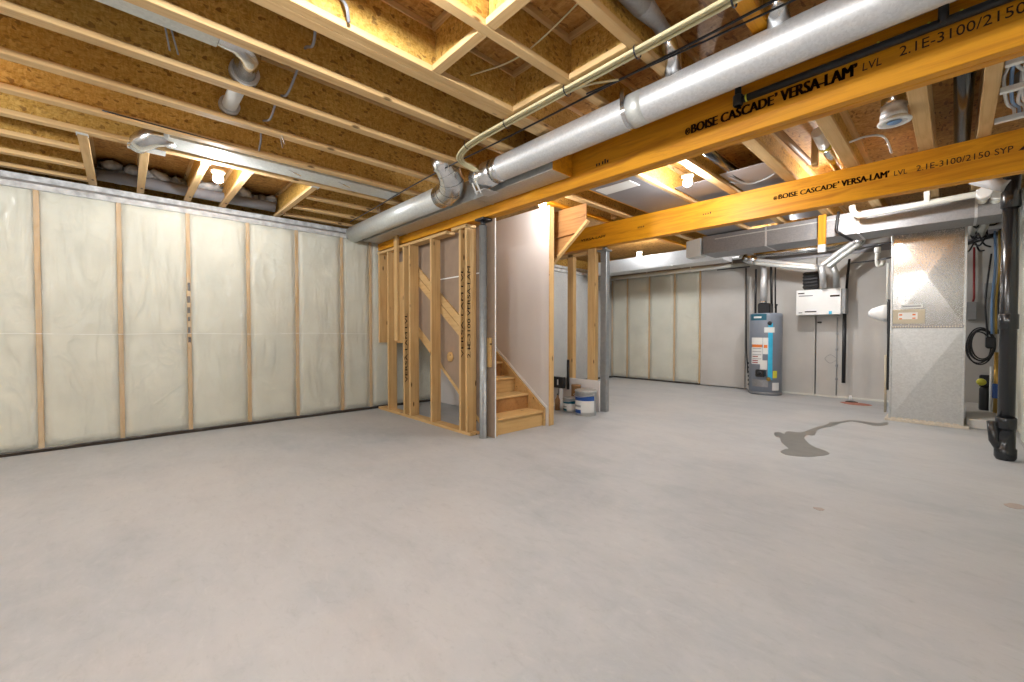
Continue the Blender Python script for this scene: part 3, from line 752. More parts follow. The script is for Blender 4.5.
# brace panel at the near end of the farther beam
t = thing('plywood_brace','brown plywood panel with a diagonal pale board beside the stair wall end','panel',(-3.5,4.3,2.14))
MB().prism([(-3.76,2.86),(-3.22,2.86),(-3.22,2.60),(-3.76,2.14)],1,4.30,4.315).build('plywood','ply',t)
MB().strip((-3.78,4.28,2.14),(-3.17,4.28,2.63),.035,.05).build('diagonal_board','tread',t)
MB().strip((-3.76,4.285,2.50),(-3.30,4.285,2.52),.02,.02).build('cleat','ply',t)
MB().cbox((-3.76,4.29,2.70),(-3.24,4.30,2.72)).build('gusset','ply',t)

# ------------------------------------------------------------------ partition under farther beam
G='posts under the farther beam'
t = thing('partition_post','pine post under the farther beam, left of its neighbour','stud',(-4.3,5.37,0),G)
MB().cbox((-4.36,5.33,.0),(-4.25,5.42,2.50)).build('board','stud_z',t)
t = thing('partition_post','pale pine post just left of the grey steel post','stud',(-3.87,5.37,0),G)
MB().cbox((-3.955,5.33,.0),(-3.87,5.42,2.525)).build('board','stud_z',t)
MB().cbox((-3.868,5.33,.0),(-3.815,5.42,2.525)).build('board','stud_z',t)
tag(MB().cbox((-4.9,5.33,2.45),(-3.99,5.42,2.49)).build('top_plate','stud_x'),'short plate over the pine posts left of the farther beam','plate')
t = thing('steel_post','grey square steel post under the farther beam','column',(-3.69,5.39,0))
MB().cbox((-3.745,5.37,0),(-3.635,5.46,2.46),.006).build('pole','steel',t)
MB().cbox((-3.78,5.33,2.46),(-3.60,5.47,2.485)).cbox((-3.72,5.38,2.485),(-3.66,5.44,2.528)).build('top_plate','steel',t)
tag(MB().cbox((-4.42,5.29,.0),(-3.70,5.318,.48),.003).build('drywall_scrap','drywall'),'low white drywall piece standing behind the paint pails','drywall')
tag(MB().cbox((-4.72,5.20,.0),(-4.44,5.23,.32),.003).build('drywall_scrap','drywall'),'small white drywall piece below the black box by the stair wall','drywall')
t = thing('black_box','small black box with a white slot beside the stair wall end','box',(-4.55,5.1,.33))
MB().cbox((-4.58,5.12,.32),(-4.28,5.19,.50)).build('casing','black',t)
MB().cbox((-4.395,5.11,.37),(-4.37,5.12,.46)).build('slot','white',t)
tag(MB().tube([(-4.70,5.30,.6),(-4.70,5.30,2.3)],.022,10).build('black_pipe','black'),'black pipe close beside the stair wall end post','pipe')
tag(MB().tube([(-4.27,5.24,.3),(-4.27,5.24,.78)],.022,10).build('black_tube','black'),'short black tube beside the pine post near the floor','tube')

# paint pails
def pail(cx, cy, r, h, name, label, body, lab, grp='pails by the grey post'):
    t = thing(name, label, 'pail', (cx,cy,0), grp)
    MB().lathe([(0,0),(r*.93,0),(r*.95,.01),(r,h*.93),(r*1.04,h*.94),(r*1.04,h*.97),(r*.98,h),(r*.9,h*.985),(0,h*.98)],(cx,cy,0),32).build('can',body,t)
    a0, a1 = -PI*.95, -PI*.02
    def band(z0, z1, mat, nm, b0=a0, b1=a1, k=1.012, par=None):
        n = 20; vs = []
        for i in range(n+1):
            a = b0+(b1-b0)*i/n
            for z in (z0,z1): rr = r*(.95+.05*z/(h*.93))*k; vs.append((cx+rr*math.cos(a), cy+rr*math.sin(a), z))
        return MB().add(vs,[(2*i,2*i+2,2*i+3,2*i+1) for i in range(n)],True).build(nm,mat,par or t)
    pl_ = band(h*.14,h*.70,'label','paper_label')
    band(h*.60,h*.78,lab,'label_stripe',k=1.018,par=pl_)
    band(h*.10,h*.24,lab,'label_stripe',-PI*.9,-PI*.45,1.018,pl_)
    band(h*.34,h*.42,'greyplastic','label_print',-PI*.75,-PI*.45,1.018,pl_)
    MB().tube(smooth_path([(cx-r*1.03,cy,h*.86),(cx-r*.8,cy-r*.8,h*.80),(cx,cy-r*1.15,h*.76),(cx+r*.8,cy-r*.8,h*.80),(cx+r*1.03,cy,h*.86)],6),.004,6).build('handle','galv',t)
    return t
pail(-3.735,5.0,.158,.37,'paint_pail','large paint pail with white and blue label beside the steel post','galvdull','blue')
pail(-4.05,5.02,.105,.22,'paint_can','small paint can with green and white label left of the large pail','galvdull','teal')
t = thing('tin_can','brown tin on top of stacked cans beside the stair wall','can',(-4.0,5.17,.22))
MB().lathe([(0,.0),(.075,.0),(.075,.38),(.08,.385),(.07,.395),(0,.395)],(-4.08,5.205,0),20).build('can','cardboard',t)
t = thing('caulk_bottle','dark brown bottle beside the small paint can','bottle',(-4.24,4.97,0))
MB().lathe([(0,0),(.04,0),(.04,.16),(.02,.2),(.012,.24),(0,.24)],(-4.26,4.97,0),14).build('body','cardboard',t)
MB().lathe([(.013,.22),(.013,.26),(0,.26)],(-4.26,4.97,0),10).build('cap','black',t)

# ------------------------------------------------------------------ mechanical area
t = thing('trunk_duct','wide sheet metal trunk duct running to the furnace behind the farther beam','duct',(-1.2,7.4,2.55))
MB().cbox((-2.95,7.2,2.55),(XR-.06,7.74,2.845),.004).build('casing','galvdark',t)
sm = MB()
for x in (-2.0,-.9,.15): MB().box((x-.012,7.194,2.546),(x+.012,7.742,2.849)).build('drive_cleat','galv',t)
MB().strip((-2.75,7.196,2.775),(-.92,7.196,2.785),.015,.008).build('front_seam','galvpale',t)
MB().prism([(-2.98,2.53),(-3.22,2.52),(-3.22,2.80),(-2.98,2.83)],1,7.18,7.42).build('end_cap_reflection','label',t)  # white face paints in a bright reflection on the metal
t = thing('trunk_duct','lower sheet metal trunk in front of the far insulated wall, near a bulb','duct',(-4.5,8.1,2.6))
MB().prism([(8.0,2.83),(8.25,2.60),(8.7,2.60),(8.7,2.83)],0,-5.9,-3.0).build('casing','galv',t)
sm = MB()
for x in (-5.0,-4.0): MB().box((x-.01,8.24,2.595),(x+.01,8.705,2.602)).build('drive_cleat','galvdull',t)
t = thing('round_duct','long thin galvanised pipe just above the white pipe on the far wall','duct',(-4.5,9.2,2.72))
MB().tube([(-6.2,9.15,2.76),(-3.0,9.15,2.76)],.05,20).build('pipe','galvdull',t)
t = thing('vent_pipe','white plastic pipe along the top of the far wall','pipe',(-4.5,9.66,2.67))
MB().tube([(-6.40,9.64,2.67),(-2.92,9.64,2.67)],.045,16).build('pipe','pvc',t)
cl = MB()
for x in (-5.3,-4.2,-3.3): cl.box((x-.01,9.59,2.62),(x+.01,9.70,2.63)).box((x-.01,9.59,2.62),(x+.01,9.60,2.78))
cl.build('brackets','galv',t)
MB().tube([(-3.6,9.58,2.60),(-2.95,9.58,2.60)],.012,10).build('thin_pipe','black',t)

# water heater
HX, HY, HR, HH = -2.57, 9.33, .285, 1.60
t = thing('water_heater','grey gas water heater tank with blue stripe and paper labels','water heater',(HX,HY,0))
MB().lathe([(0,.0),(HR*.97,.0),(HR*.97,.03),(HR,.035),(HR,HH-.06),(HR*.985,HH-.02),(HR*.9,HH),(0,HH+.012)],(HX,HY,0),48).build('tank','tank',t)
MB().lathe([(HR+.003,.02),(HR+.005,.03),(HR+.005,.05),(HR+.003,.06)],(HX,HY,0),48).build('base_ring','galvdark',t)
face = math.atan2(-HY,-HX)
def patch(a0, a1, z0, z1, mat, nm, k=.002, n=8):
    vs = []
    for i in range(n+1):
        a = face+math.radians(a0+(a1-a0)*i/n)
        for z in (z0,z1): vs.append((HX+(HR+k)*math.cos(a), HY+(HR+k)*math.sin(a), z))
    return MB().add(vs,[(2*i,2*i+2,2*i+3,2*i+1) for i in range(n)],True).build(nm,mat,t)
patch(-62,2,1.46,1.58,'teal','name_plate'); patch(-45,-15,1.50,1.535,'label','name_print',.003)
patch(8,24,.30,1.40,'skyblue','blue_stripe')
patch(-55,-10,1.06,1.12,'label','paper_label'); patch(-52,-12,.93,.985,'orange','orange_band'); patch(-9,9,.80,1.12,'label','paper_label')
patch(-55,-10,.985,1.06,'label','paper_label'); patch(-55,-10,.60,.93,'label','paper_label',.0018)
patch(-6,6,.92,.98,'orange','small_orange_band',.003)
for z in (.90,.84,.78,.70): patch(-50,-14,z,z+.012,'greyplastic','print_line',.003)
for z in (.74,.66,.62): patch(-50,-26,z,z+.018,'red','red_print_line',.003)
patch(-18,6,.50,.68,'label','paper_label',.003); patch(-5,30,1.22,1.32,'label','brand_sticker',.0025); patch(24,52,.10,.25,'label','lower_sticker')
patch(26,42,.34,.48,'yellow','warning_label',.003); patch(-50,10,.16,.30,'galvdark','access_panel',.002)
a = face+math.radians(-12); vx, vy = HX+(HR+.05)*math.cos(a), HY+(HR+.05)*math.sin(a)
MB().cbox((vx-.09,vy-.05,.36),(vx+.07,vy+.06,.50),.015).build('gas_valve','black',t); gv = t.children[-1] if False else bpy.data.objects['gas_valve']
MB().lathe([(0,-.03),(.035,-.03),(.035,0),(0,0)],(vx-.01,vy-.05,.44),16,'y').build('control_knob','black',gv)
a = face+math.radians(8); MB().lathe([(0,-.04),(.03,-.04),(.04,0),(0,.03)],(HX+HR*math.cos(a)+.02,HY+HR*math.sin(a)-.01,.32),14,'y').build('drain_valve','brass',t)
a = face+math.radians(13); MB().lathe([(0,-.02),(.035,-.02),(.04,0),(0,.02)],(HX+HR*math.cos(a),HY+HR*math.sin(a),1.40),16,'y').build('relief_valve','black',t)
MB().cbox((HX-.12,HY-.12,HH),(HX+.10,HY+.12,HH+.20),.02).build('draft_blower','black',t)
MB().tube([(HX+.17,HY,HH-.01),(HX+.17,HY,HH+.14),(HX+.2,HY-.05,HH+.16)],.018,10).build('cold_inlet','black',t)
MB().tube([(HX-.19,HY,HH),(HX-.19,HY,HH+.9)],.02,10).build('hot_outlet','black',t)
t = thing('flue_pipe','shiny metal flue rising from the water heater','pipe',(HX-.06,HY,1.8))
MB().tube([(HX-.05,HY,1.79),(HX-.05,HY,2.62)],.058,20).build('pipe','galv',t)
MB().tube([(HX-.05,HY,1.79),(HX-.05,HY,1.85)],.066,20).build('collar','foil',t)
tag(MB().tube([(HX+.09,HY+.02,1.74),(HX+.07,HY+.02,2.64)],.022,10).tube([(HX+.15,HY+.04,1.70),(HX+.14,HY+.04,2.64)],.014,10).build('gas_lines','black'),'pair of black pipes beside the water heater flue','pipe')
tag(MB().tube(smooth_path([(-3.06,9.70,2.60),(-3.05,9.71,1.8),(-3.04,9.71,1.0),(-3.0,9.70,.35)],5),.012,8).build('black_cable','black'),'black cable running down the far wall left of the water heater','cable')
bc = MB()
for k in range(6): bc.cbox((-2.99,9.66,.10+.09*k),(-2.95,9.70,.14+.09*k))
tag(bc.build('wall_clips','black'),'column of small black clips at the lower left of the water heater','clip')

# V of vent ducts
t = thing('vent_duct_junction','grey wrapped duct junction above the water heater','duct',(-2.8,9.3,2.7))
MB().tube([(-2.98,9.3,2.74),(-2.84,9.3,2.70),(-2.74,9.3,2.64)],[.085,.10,.08],20).build('body','foil',t)
MB().tube([(-2.87,9.3,2.80),(-2.80,9.3,2.62)],.07,18).build('band','galvdull',t)
G = 'pair of sagging duct runs above the white box'
def run(pts, r, label, mat='galvpale'):
    t = thing('flex_duct', label, 'duct', pts[len(pts)//2], G)
    MB().tube(smooth_path(pts,8),r,16).build('sleeve',mat,t); return t
run([(-2.76,9.28,2.68),(-2.3,9.25,2.56),(-1.72,9.22,2.42)],.04,'upper pale duct sloping down from the junction over the white box','galv')
run([(-2.76,9.20,2.61),(-2.3,9.18,2.50),(-1.70,9.16,2.37)],.04,'lower pale duct sloping down from the junction over the white box')
run([(-1.66,9.20,2.42),(-1.45,9.2,2.60),(-1.18,9.2,2.80)],.045,'left pale duct climbing from the low point toward the trunk','galv')
run([(-1.56,9.16,2.38),(-1.36,9.16,2.55),(-1.12,9.16,2.74)],.045,'right pale duct climbing from the low point toward the trunk')
tag(MB().tube([(-2.78,9.45,2.80),(-2.0,9.45,2.79),(-1.3,9.45,2.79)],.07,20).build('round_duct','foil'),'bright round duct high on the far wall above the white box','duct')
tag(MB().lathe([(0,-.04),(.09,-.04),(.10,0),(.09,.04),(0,.04)],(-1.14,9.2,2.80),20,'y').build('duct_elbow','foil'),'round foil elbow where the climbing ducts meet the trunk','duct')
tag(MB().tube([(-1.66,9.2,2.42),(-1.655,9.28,2.25),(-1.65,9.36,2.04)],.05,18).build('drop_pipe','galv'),'left shiny pipe dropping into the top of the white box','pipe')
tag(MB().tube([(-1.50,9.2,2.42),(-1.46,9.28,2.25),(-1.46,9.36,2.04)],.05,18).build('drop_pipe','galvdull'),'right shiny pipe dropping into the top of the white box','pipe')
bx = MB().cbox((-1.98,9.42,2.03),(-1.74,9.62,2.36),.02); 
for k in range(5): bx.tube([(-1.98,9.40,2.08+.06*k),(-1.74,9.40,2.09+.06*k)],.016,8)
tag(bx.build('coiled_hose','black'),'black ribbed hose bundle on top of the white box','hose')
tag(MB().tube([(-1.72,9.5,2.04),(-1.72,9.5,2.40)],.03,10).build('tan_pipe','cream'),'short tan pipe beside the black hose on top of the white box','pipe')
t = thing('ventilation_box','white ventilation unit box hung on the far wall','ventilation box',(-1.72,9.55,1.54))
MB().cbox((-2.08,9.40,1.55),(-1.40,9.752,2.02),.006).build('casing','white',t)
MB().cbox((-1.398,9.42,1.56),(-1.34,9.70,2.01),.004).build('side_panel','greyplastic',t)
pr = MB()
pr.box((-2.04,9.397,1.585),(-1.98,9.40,1.60)).box((-1.94,9.397,1.60),(-1.76,9.40,1.62)).box((-1.56,9.397,1.87),(-1.42,9.40,1.90)).box((-2.05,9.397,1.95),(-1.95,9.40,1.97))
pr.build('printed_lines','ink',t)
MB().box((-1.575,9.396,1.555),(-1.53,9.40,1.61)).build('blue_sticker','skyblue',t)
MB().box((-2.04,9.3975,1.90),(-1.82,9.40,1.92)).build('grey_print','greyplastic',t)
tag(MB().tube([(-1.37,9.56,.30),(-1.37,9.56,1.56)],.03,12).build('drain_tube','black'),'straight black tube hanging below the white box','tube')
tag(MB().tube([(-1.355,9.60,2.02),(-1.32,9.60,2.55)],.02,10).build('black_tube','black'),'thin black tube rising beside the white box','tube')
cn = MB().tube([(-1.50,9.72,.05),(-1.50,9.72,1.50)],.008,8)
for z in (.35,.6,.9,1.2): cn.cbox((-1.515,9.70,z-.02),(-1.485,9.752,z+.02))
tag(cn.build('conduit','greyplastic'),'thin grey conduit with clips on the far wall below the white box','conduit')
tag(MB().tube(smooth_path([(-1.51,9.748,.74),(-1.60,9.748,.80),(-1.68,9.748,.72),(-1.60,9.748,.64),(-1.51,9.748,.70)],6),.004,6).build('wire_loop','greyplastic'),'small wire loop on the far wall beside the grey conduit','wire')
tag(MB().cbox((-1.80,9.70,1.40),(-1.74,9.752,1.43)).build('wall_plate','dark'),'tiny dark bracket on the wall below the white box','bracket')

# hanging board and pipes
t = thing('hanging_board','orange wood board hanging below the trunk behind the farther beam','board',(-1.28,7.15,2.4))
MB().cbox((-1.33,7.12,2.45),(-1.24,7.16,2.86)).build('board','lvl_z',t)
MB().cbox((-1.33,7.11,2.34),(-1.24,7.17,2.448)).build('metal_shoe','galv',t)
tag(MB().tube(smooth_path([(-1.10,7.1,2.86),(-1.12,7.1,2.62),(-1.08,7.1,2.56),(-.98,7.3,2.48)],6),.018,10).build('gas_line','black'),'black gas line bending below the trunk beside the hanging board','pipe')
t = thing('pvc_vent','white plastic vent pipe under the farther beam running to a fitting','pipe',(-.4,6.9,2.74))
pts = [(-.93,6.9,2.86),(-.92,6.9,2.79),(-.88,6.9,2.735),(-.80,6.9,2.72),(-.3,6.9,2.735),(.19,6.9,2.75)]
MB().tube(smooth_path(pts,6),.035,16).build('pipe','pvc',t)
MB().tube([(.14,6.9,2.752),(.24,6.9,2.755)],.045,16).build('coupling','white',t)
MB().cbox((-.27,6.86,2.74),(-.22,6.94,2.87)).build('hanger','pvc',t)
t = thing('pvc_pipe_pair','pair of white plastic pipes running back beside the furnace top','pipe',(.2,7.6,2.7))
MB().tube([(.20,6.85,2.74),(.17,8.0,2.73),(.14,9.55,2.70)],.045,16).build('pipe','pvc',t)
MB().tube([(.30,6.95,2.72),(.27,8.0,2.71),(.24,9.55,2.68)],.045,16).build('pipe','pvc',t)
MB().tube([(.20,6.80,2.74),(.20,6.98,2.74)],.058,18).tube([(.30,6.90,2.72),(.30,7.0,2.72)],.056,18).build('coupling','white',t)

# furnace return drop
FX0, FX1, FY0, FY1 = -.60,.085,7.75,8.45
t = thing('furnace_plenum','tall galvanised sheet metal furnace return with cross-creased panels','furnace',(-.25,8.1,0))
def crease(z0, z1, nm, mat):
    cx, cz = (FX0+FX1)/2, (z0+z1)/2; y = FY0; d = .022
    MB().add([(FX0,y,z0),(FX1,y,z0),(FX1,y,z1),(FX0,y,z1),(cx,y-d,cz),(FX0,FY1,z0),(FX1,FY1,z0),(FX1,FY1,z1),(FX0,FY1,z1)],
        [(0,1,4),(1,2,4),(2,3,4),(3,0,4),(0,3,8,5),(1,6,7,2),(5,8,7,6),(0,5,6,1),(3,2,7,8)]).build(nm,mat,t)
crease(.035,1.285,'lower_panel','galvlow'if 'galvlow' in M else 'galvdull'); crease(1.31,2.62,'upper_panel','galvpanel')
MB().cbox((FX0,FY0-.012,1.28),(FX1,FY0+.005,1.315)).build('middle_seam','galvdark',t)
MB().cbox((FX0-.05,FY0-.035,0),(FX1+.06,FY1,.035)).build('base_strip','cream',t)
for nm, z, h, n, d in (('middle_cleats',1.286,.022,26,.016),('top_cleats',2.58,.06,26,.02),('bottom_cleats',.035,.018,9,.01)):
    sl = MB().box((FX0+.01,FY0-.004,z+h*.3),(FX1-.01,FY0+.004,z+h*.6))
    for k in range(n):
        x = FX0+.01+k*(.665/n); sl.cbox((x,FY0-d,z),(x+.665/n*.7,FY0+.01,z+h))
    sl.build(nm,'cream',t)
MB().cbox((FX0-.012,FY0-.012,.035),(FX0+.012,FY0+.02,2.60)).cbox((FX1-.012,FY0-.012,.035),(FX1+.012,FY0+.02,2.60)).build('corner_strips','galvdull',t)
MB().cbox((-.585,FY0-.014,1.34),(-.27,FY0-.010,1.53),.002).build('tan_label','tan',t); tl = bpy.data.objects['tan_label']
MB().cbox((-.53,FY0-.017,1.40),(-.34,FY0-.0145,1.49),.002).build('white_label','label',tl)
rl = MB().box((-.52,FY0-.019,1.40),(-.49,FY0-.017,1.415)).box((-.39,FY0-.019,1.405),(-.36,FY0-.017,1.42)).box((-.52,FY0-.019,1.45),(-.49,FY0-.017,1.47)).box((-.39,FY0-.019,1.45),(-.36,FY0-.017,1.47))
rl.build('red_print','orange',tl)
MB().cbox((-.50,FY0-.026,1.545),(-.29,FY0-.022,1.60),.002).build('small_label','label',t)
MB().box((-.49,FY0-.028,1.565),(-.31,FY0-.026,1.58)).build('label_print','greyplastic',t)
t = thing('white_hood','white rounded hood sticking out left of the furnace','hood',(-.72,8.0,1.45))
MB().lathe([(0,-.18),(.03,-.175),(.07,-.14),(.12,-.02),(.125,.04),(0,.04)],(-.70,8.05,1.50),24,'x').build('dome','white',t)
MB().tube([(-.64,7.9,1.66),(-.63,7.86,1.62),(-.63,7.82,1.30)],.014,10).build('tube','white',t)
tag(MB().tube(smooth_path([(-.635,7.80,1.68),(-.63,7.79,1.3),(-.625,7.78,1.1),(-.625,7.78,.42)],6),.018,10).build('insulated_line','black'),'black insulated line down the left edge of the furnace','pipe')
tag(MB().tube([(-.655,7.80,.90),(-.65,7.80,.10)],.014,8).build('conduit','tan'),'thin tan conduit down the lower left edge of the furnace','conduit')
tag(MB().tube([(-.66,7.9,1.62),(-.66,7.9,2.20)],.012,8).build('conduit','pvc'),'thin white tube beside the upper left edge of the furnace','tube')
t = thing('pvc_trap','small white pipe trap left of the furnace top','pipe',(-.85,8.6,2.3))
MB().tube(smooth_path([(-.84,8.6,2.55),(-.84,8.6,2.32),(-.82,8.6,2.26),(-.78,8.6,2.28),(-.77,8.6,2.34)],6),.03,12).build('pipe','pvc',t)
MB().tube([(-.84,8.6,2.46),(-.84,8.6,2.55)],.04,14).build('coupling','white',t)
tag(MB().tube([(-1.15,8.9,2.60),(-.62,8.3,2.56)],.012,8).build('black_pipe','black'),'upper thin black line from the ducts to the furnace','pipe')
tag(MB().tube([(-1.2,8.9,2.38),(-.9,8.7,2.36),(-.62,8.2,2.32)],.012,8).build('black_pipe','black'),'lower thin black line from the ducts to the furnace','pipe')

# ------------------------------------------------------------------ right side
DX, DY = .35, 6.15
t = thing('drain_pipe','large black drain pipe standing at the right wall','pipe',(DX,DY,0))
MB().tube([(DX,DY,0),(DX,DY,2.86)],.057,28).build('pipe','abs',t)
MB().lathe([(.06,1.25),(.066,1.255),(.066,1.39),(.06,1.395)],(DX,DY,0),24).build('coupling','abs',t)
MB().lathe([(.06,.30),(.070,.31),(.070,.40),(.064,.41),(.064,.12),(.074,.11),(.074,.03),(.06,.0)],(DX,DY,0),24).build('base_fitting','abs',t)
MB().tube([(DX-.02,DY-.01,.08),(DX-.07,DY-.01,.18),(DX-.085,DY-.01,.36)],.04,16).build('cleanout_branch','abs',t)
MB().lathe([(.06,2.40),(.068,2.41),(.068,2.55),(.06,2.56)],(DX,DY,0),24).build('upper_coupling','abs',t)
tag(MB().tube([(.33,6.12,2.60),(.12,6.4,2.80)],.06,18).build('branch_pipe','greyplastic'),'dark grey pipe branching off the top of the black drain','pipe')
tag(MB().tube([(.02,BY1+.15,2.99),(.02,5.9,2.97)],.052,20).build('overhead_drain','abs'),'black drain pipe running overhead between the two beams','pipe')
t = thing('ceiling_register','round white register hanging from a metal boot between the beams','register',(-.36,4.27,2.80))
MB().tube([(-.35,4.27,3.165),(-.345,4.27,3.0),(-.34,4.27,2.88)],.070,20).build('neck','foil',t)
MB().lathe([(.072,2.94),(.078,2.935),(.078,2.915),(.072,2.91),(.080,2.87),(.080,2.84),(0,2.84)],(-.34,4.27,0),24).build('collar','galv',t)
MB().lathe([(.0,2.84),(.080,2.84),(.100,2.818),(.098,2.808),(.07,2.808),(.066,2.822),(0,2.822)],(-.335,4.28,0),28).build('register_ring','white',t)
MB().lathe([(.0,2.816),(.035,2.816),(.045,2.812),(.035,2.805),(0,2.805)],(-.335,4.28,0),20).build('inner_disc','wireblue',t)
t = thing('branch_duct','small silver duct with yellow tape between joists left of the round register','duct',(-.85,4.7,2.95))
MB().tube([(-.88,4.62,3.04),(-.87,4.86,2.99)],.048,16).build('upper_pipe','white',t)
MB().tube([(-.87,4.86,2.99),(-.868,4.91,2.985)],.051,16).build('tape_band','yellow',t)
MB().tube([(-.868,4.91,2.985),(-.84,5.35,2.90)],.040,16).build('lower_pipe','foil',t)
tag(MB().tube([(-1.66,3.5,2.98),(-1.66,5.2,2.96)],.045,16).build('overhead_pipe','abs'),'dark pipe overhead beside the joist right of the bulb','pipe')
tag(MB().tube([(-1.12,3.4,3.0),(-1.05,5.2,2.98)],.03,14).build('overhead_pipe','cardboard'),'brown pipe overhead left of the small silver duct','pipe')
tag(MB().tube(smooth_path([(-.66,4.7,2.9),(-.55,4.75,2.93),(-.45,4.9,2.94),(-.42,5.2,2.88)],6),.009,8).build('loose_wire','wirewhite'),'white wire looping from a joist toward the farther beam','wire')
tag(MB().tube(smooth_path([(-1.72,4.8,2.93),(-1.6,5.1,2.88),(-1.45,5.15,2.90),(-1.32,5.1,2.93)],6),.009,8).tube(smooth_path([(-1.74,4.95,2.90),(-1.6,5.2,2.90),(-1.5,5.2,2.94)],6),.008,8).build('wire_tangle','greyplastic'),'tangle of thin grey wires above the farther beam near the bulb','wire')
tag(MB().cbox((-1.0,5.0,2.88),(-.95,5.08,3.16)).build('blocking','stud_z'),'short upright wood block between joists above the farther beam','block')
tag(MB().cbox((-3.42,5.16,2.87),(-3.37,5.22,3.1)).build('blocking','stud_z'),'short pale upright block above the left end of farther beam','block')
# cable bay at the right edge
for y, nm in ((4.02,'nearest'),(4.45,'middle'),(5.05,'farthest')):
    tag(MB().cbox((.19,y-.02,ZJ-.002),(XR+.07,y+.02,ZJ+.036)).build('strapping','white' ),'white painted strap across the cable bay at right edge, '+nm+' one','strap')
rnd = random.Random(11)
cw = ['leftmost white','first blue','second white','third white','second blue','fourth white','fifth white','third blue','sixth white','rightmost white']
for k in range(10):
    x = .21+.026*k; d = rnd.uniform(-.02,.02)
    mt = 'wireblue' if k in (1,4,7) else 'wirewhite'
    tag(MB().tube(smooth_path([(x,3.5,3.0),(x+d,3.9,2.96),(x-d,4.15,2.93),(x+d*2,4.45,2.96),(x+.03,4.8,2.92),(x+.08,5.1,2.97),(x+.1,5.4,3.0)],6),.010,8).build('cable',mt),cw[k]+' cable running through the bay at the right edge','cable','cables in the right edge bay')
tag(MB().tube([(.32,4.7,3.03),(.50,5.6,3.03)],.07,18).build('grey_pipe','greyplastic'),'grey pipe behind the cables at the right edge','pipe')

# ledge, pump, coil, box
tag(MB().cbox((.12,7.85,0),(XR-.06,YB-.12,.12),.01).build('concrete_ledge','wallgrey'),'low pale concrete ledge right of the furnace','ledge')
t = thing('water_pump','black pump with a yellow cap on the ledge by the drain pipe','pump',(.31,8.9,.12))
MB().lathe([(0,.12),(.055,.12),(.06,.14),(.06,.42),(.045,.45),(0,.45)],(.31,8.9,0),20).build('body','black',t)
MB().cbox((.25,8.85,.45),(.38,8.95,.62),.015).build('head','black',t)
MB().lathe([(0,-.06),(.04,-.06),(.05,-.02),(.05,0),(0,0)],(.27,8.86,.52),16,'y').build('yellow_cap','yellow',t)
t = thing('water_meter','brass pipe assembly with a blue valve behind the drain pipe','valve',(.40,8.7,.12))
MB().tube([(.405,8.7,.12),(.405,8.7,.95)],.03,14).build('pipe','brass',t)
MB().cbox((.365,8.66,.32),(.445,8.74,.52),.01).build('valve_body','blue',t)
MB().tube([(.355,8.75,.12),(.355,8.75,.75)],.015,10).build('thin_pipe','white',t)
t = thing('cable_coil','coil of black cable hanging on the wall right of the furnace','cable',(.26,9.5,1.03))
rnd = random.Random(2)
for k in range(6):
    cx, cz, rx, rz, y = .27+rnd.uniform(-.02,.02), 1.02+rnd.uniform(-.03,.03), .13+rnd.uniform(-.02,.015), .26+rnd.uniform(-.04,.02), 9.40+.02*k
    ps = [(cx+rx*math.cos(a), y+.01*math.sin(2*a), cz+rz*math.sin(a)) for a in [2*PI*i/28 for i in range(29)]]
    MB().tube(ps,.010,8,False).build('loop','black',t)
MB().cbox((.32,9.38,.98),(.42,9.5,1.16),.02).build('plug_block','black',t)
MB().tube(smooth_path([(.34,9.4,1.15),(.31,9.4,1.7),(.36,9.5,2.4)],6),.011,8).build('lead','black',t)
t = thing('junction_box','small grey electrical box on the wall right of the furnace','electrical box',(.17,9.7,1.42))
MB().cbox((.12,9.66,1.42),(.23,9.752,1.70),.006).build('casing','greyplastic',t)
MB().tube([(.19,9.70,1.70),(.20,9.70,1.76),(.19,9.70,2.55)],.014,10).build('red_conduit','red',t)
tag(MB().cbox((.30,9.68,1.75),(.38,9.752,1.98),.006).build('switch_box','greyplastic'),'second grey box on the wall, close behind the drain pipe','electrical box')
tag(MB().tube([(.34,9.70,1.75),(.34,9.70,1.0)],.02,10).build('conduit','greyplastic'),'grey conduit below the second box behind the drain pipe','conduit')
tag(MB().tube([(.08,9.5,2.58),(.42,9.3,2.66)],.03,12).build('black_pipe','black'),'thick black pipe under the white pipes right of the furnace','pipe')
for k,(x,mt,nm) in enumerate(((.38,'wireblue','blue'),(.42,'brass','yellowish'),(.45,'black','black'))):
    tag(MB().tube(smooth_path([(x,9.3,2.7),(x+.01,9.2,2.2),(x-.01,9.3,1.7),(x,9.4,1.2)],6),.014,8).build('cable',mt),nm+' cable dropping behind the black drain pipe','cable')
tg = MB(); rnd = random.Random(8)
for k in range(14):
    a = Vector((rnd.uniform(.12,.45), rnd.uniform(8.7,9.5), rnd.uniform(2.55,2.85))); b = a+Vector((rnd.uniform(-.2,.2),rnd.uniform(-.3,.3),rnd.uniform(-.25,.1)))
    tg.tube(smooth_path([a,(a+b)/2+Vector((0,0,-.06)),b],5),.012,6)
tag(tg.build('wire_tangle','black'),'tangle of dark cables above the grey boxes behind the drain pipe','wire')

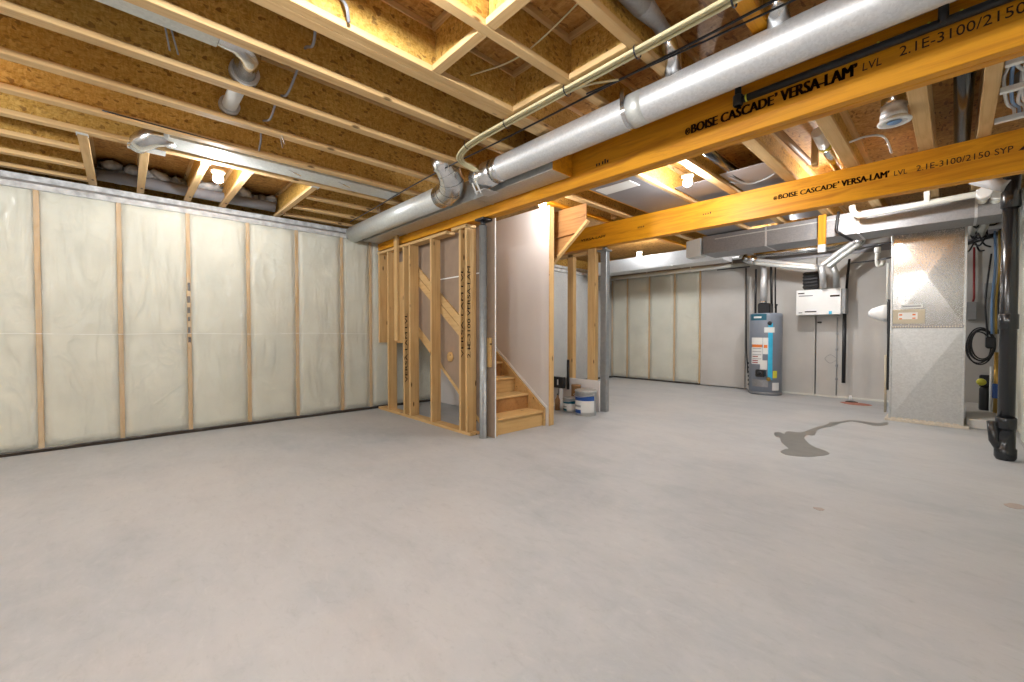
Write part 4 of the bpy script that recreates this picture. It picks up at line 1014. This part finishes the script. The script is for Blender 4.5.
# floor marks
pts = [(-1.478, 5.745), (-1.449, 5.842), (-1.373, 5.752), (-1.4, 5.96), (-1.312, 5.977), (-1.259, 6.012), (-1.229, 6.233), (-1.207, 6.431), (-1.136, 6.817), (-1.144, 7.007), (-1.045, 7.14), (-0.979, 7.348), (-0.857, 7.381), (-0.795, 7.379), (-0.691, 7.384), (-0.602, 7.558), (-0.587, 7.365), (-0.681, 7.138), (-0.776, 7.201), (-0.874, 7.267), (-0.952, 7.266), (-1.027, 7.024), (-1.06, 6.734), (-1.13, 6.513), (-1.151, 6.259), (-1.119, 5.971), (-1.179, 5.908), (-1.165, 5.703), (-1.068, 5.458), (-0.986, 5.335), (-0.883, 5.247), (-0.844, 5.124), (-0.931, 4.917), (-1.033, 4.829), (-1.139, 4.808), (-1.207, 4.901), (-1.188, 5.014), (-1.177, 5.089), (-1.293, 5.305), (-1.356, 5.499), (-1.43, 5.588)]
def blob(pts, name, mat, label, cat, z=.0025, n=3):
    P = [Vector((x,y,0)) for x,y in pts]; N = len(P); sm = []
    for i in range(N):
        for k in range(n):
            t_ = k/n; a,b,c,d = P[i-1],P[i],P[(i+1)%N],P[(i+2)%N]
            q = .5*((2*b)+(c-a)*t_+(2*a-5*b+4*c-d)*t_*t_+(-a+3*b-3*c+d)*t_**3)
            sm.append((q.x+random.uniform(-.004,.004), q.y+random.uniform(-.006,.006)))
    me = MB().prism(sm,2,.0002,z)
    return tag(me.build(name,mat),label,cat)
blob(pts,'wet_patch','wet','dark wet patch trailing across the floor toward the furnace','puddle')
blob([(-1.36,9.15),(-1.2,9.28),(-1.02,9.25),(-.92,9.1),(-1.0,8.98),(-1.2,8.95)],'rust_patch','redrust','reddish dust patch on the floor below the black tube','stain')
t = thing('floor_drain','small dark floor drain in the reddish patch by the far wall','drain',(-1.2,9.3,0))
MB().lathe([(0,.006),(.08,.006),(.09,.0),],(-1.22,9.32,0),20).build('grate','dark',t)
MB().tube([(-1.25,9.42,.0),(-1.25,9.42,.10)],.02,10).build('stub','white',t)
blob([(.26,4.55),(.31,4.62),(.36,4.58),(.33,4.50),(.28,4.49)],'floor_stain','faintstain','small brown spot on the floor near the right edge','stain')
blob([(-.66,3.49),(-.62,3.52),(-.59,3.49),(-.62,3.46)],'floor_stain','faintstain','tiny pinkish spot on the middle of the floor','stain')

# ------------------------------------------------------------------ camera, world, view
cam = bpy.data.cameras.new('camera'); co_ = bpy.data.objects.new('camera', cam); C.objects.link(co_)
cam.sensor_width = 36; cam.lens = 36*414/1024; cam.clip_start = .02
co_.location = (0,0,1.22)
co_.rotation_euler = (PI/2-math.atan(8.5/414), 0, math.radians(46.9))
S.camera = co_
w = bpy.data.worlds.new('world'); S.world = w; w.use_nodes = True
w.node_tree.nodes['Background'].inputs[0].default_value = (.8,.85,1,1); w.node_tree.nodes['Background'].inputs[1].default_value = .3
S.view_settings.view_transform = 'Standard'; S.view_settings.look = 'None'; S.view_settings.gamma = 1; S.view_settings.use_curve_mapping = False
S.view_settings.exposure = 1.0
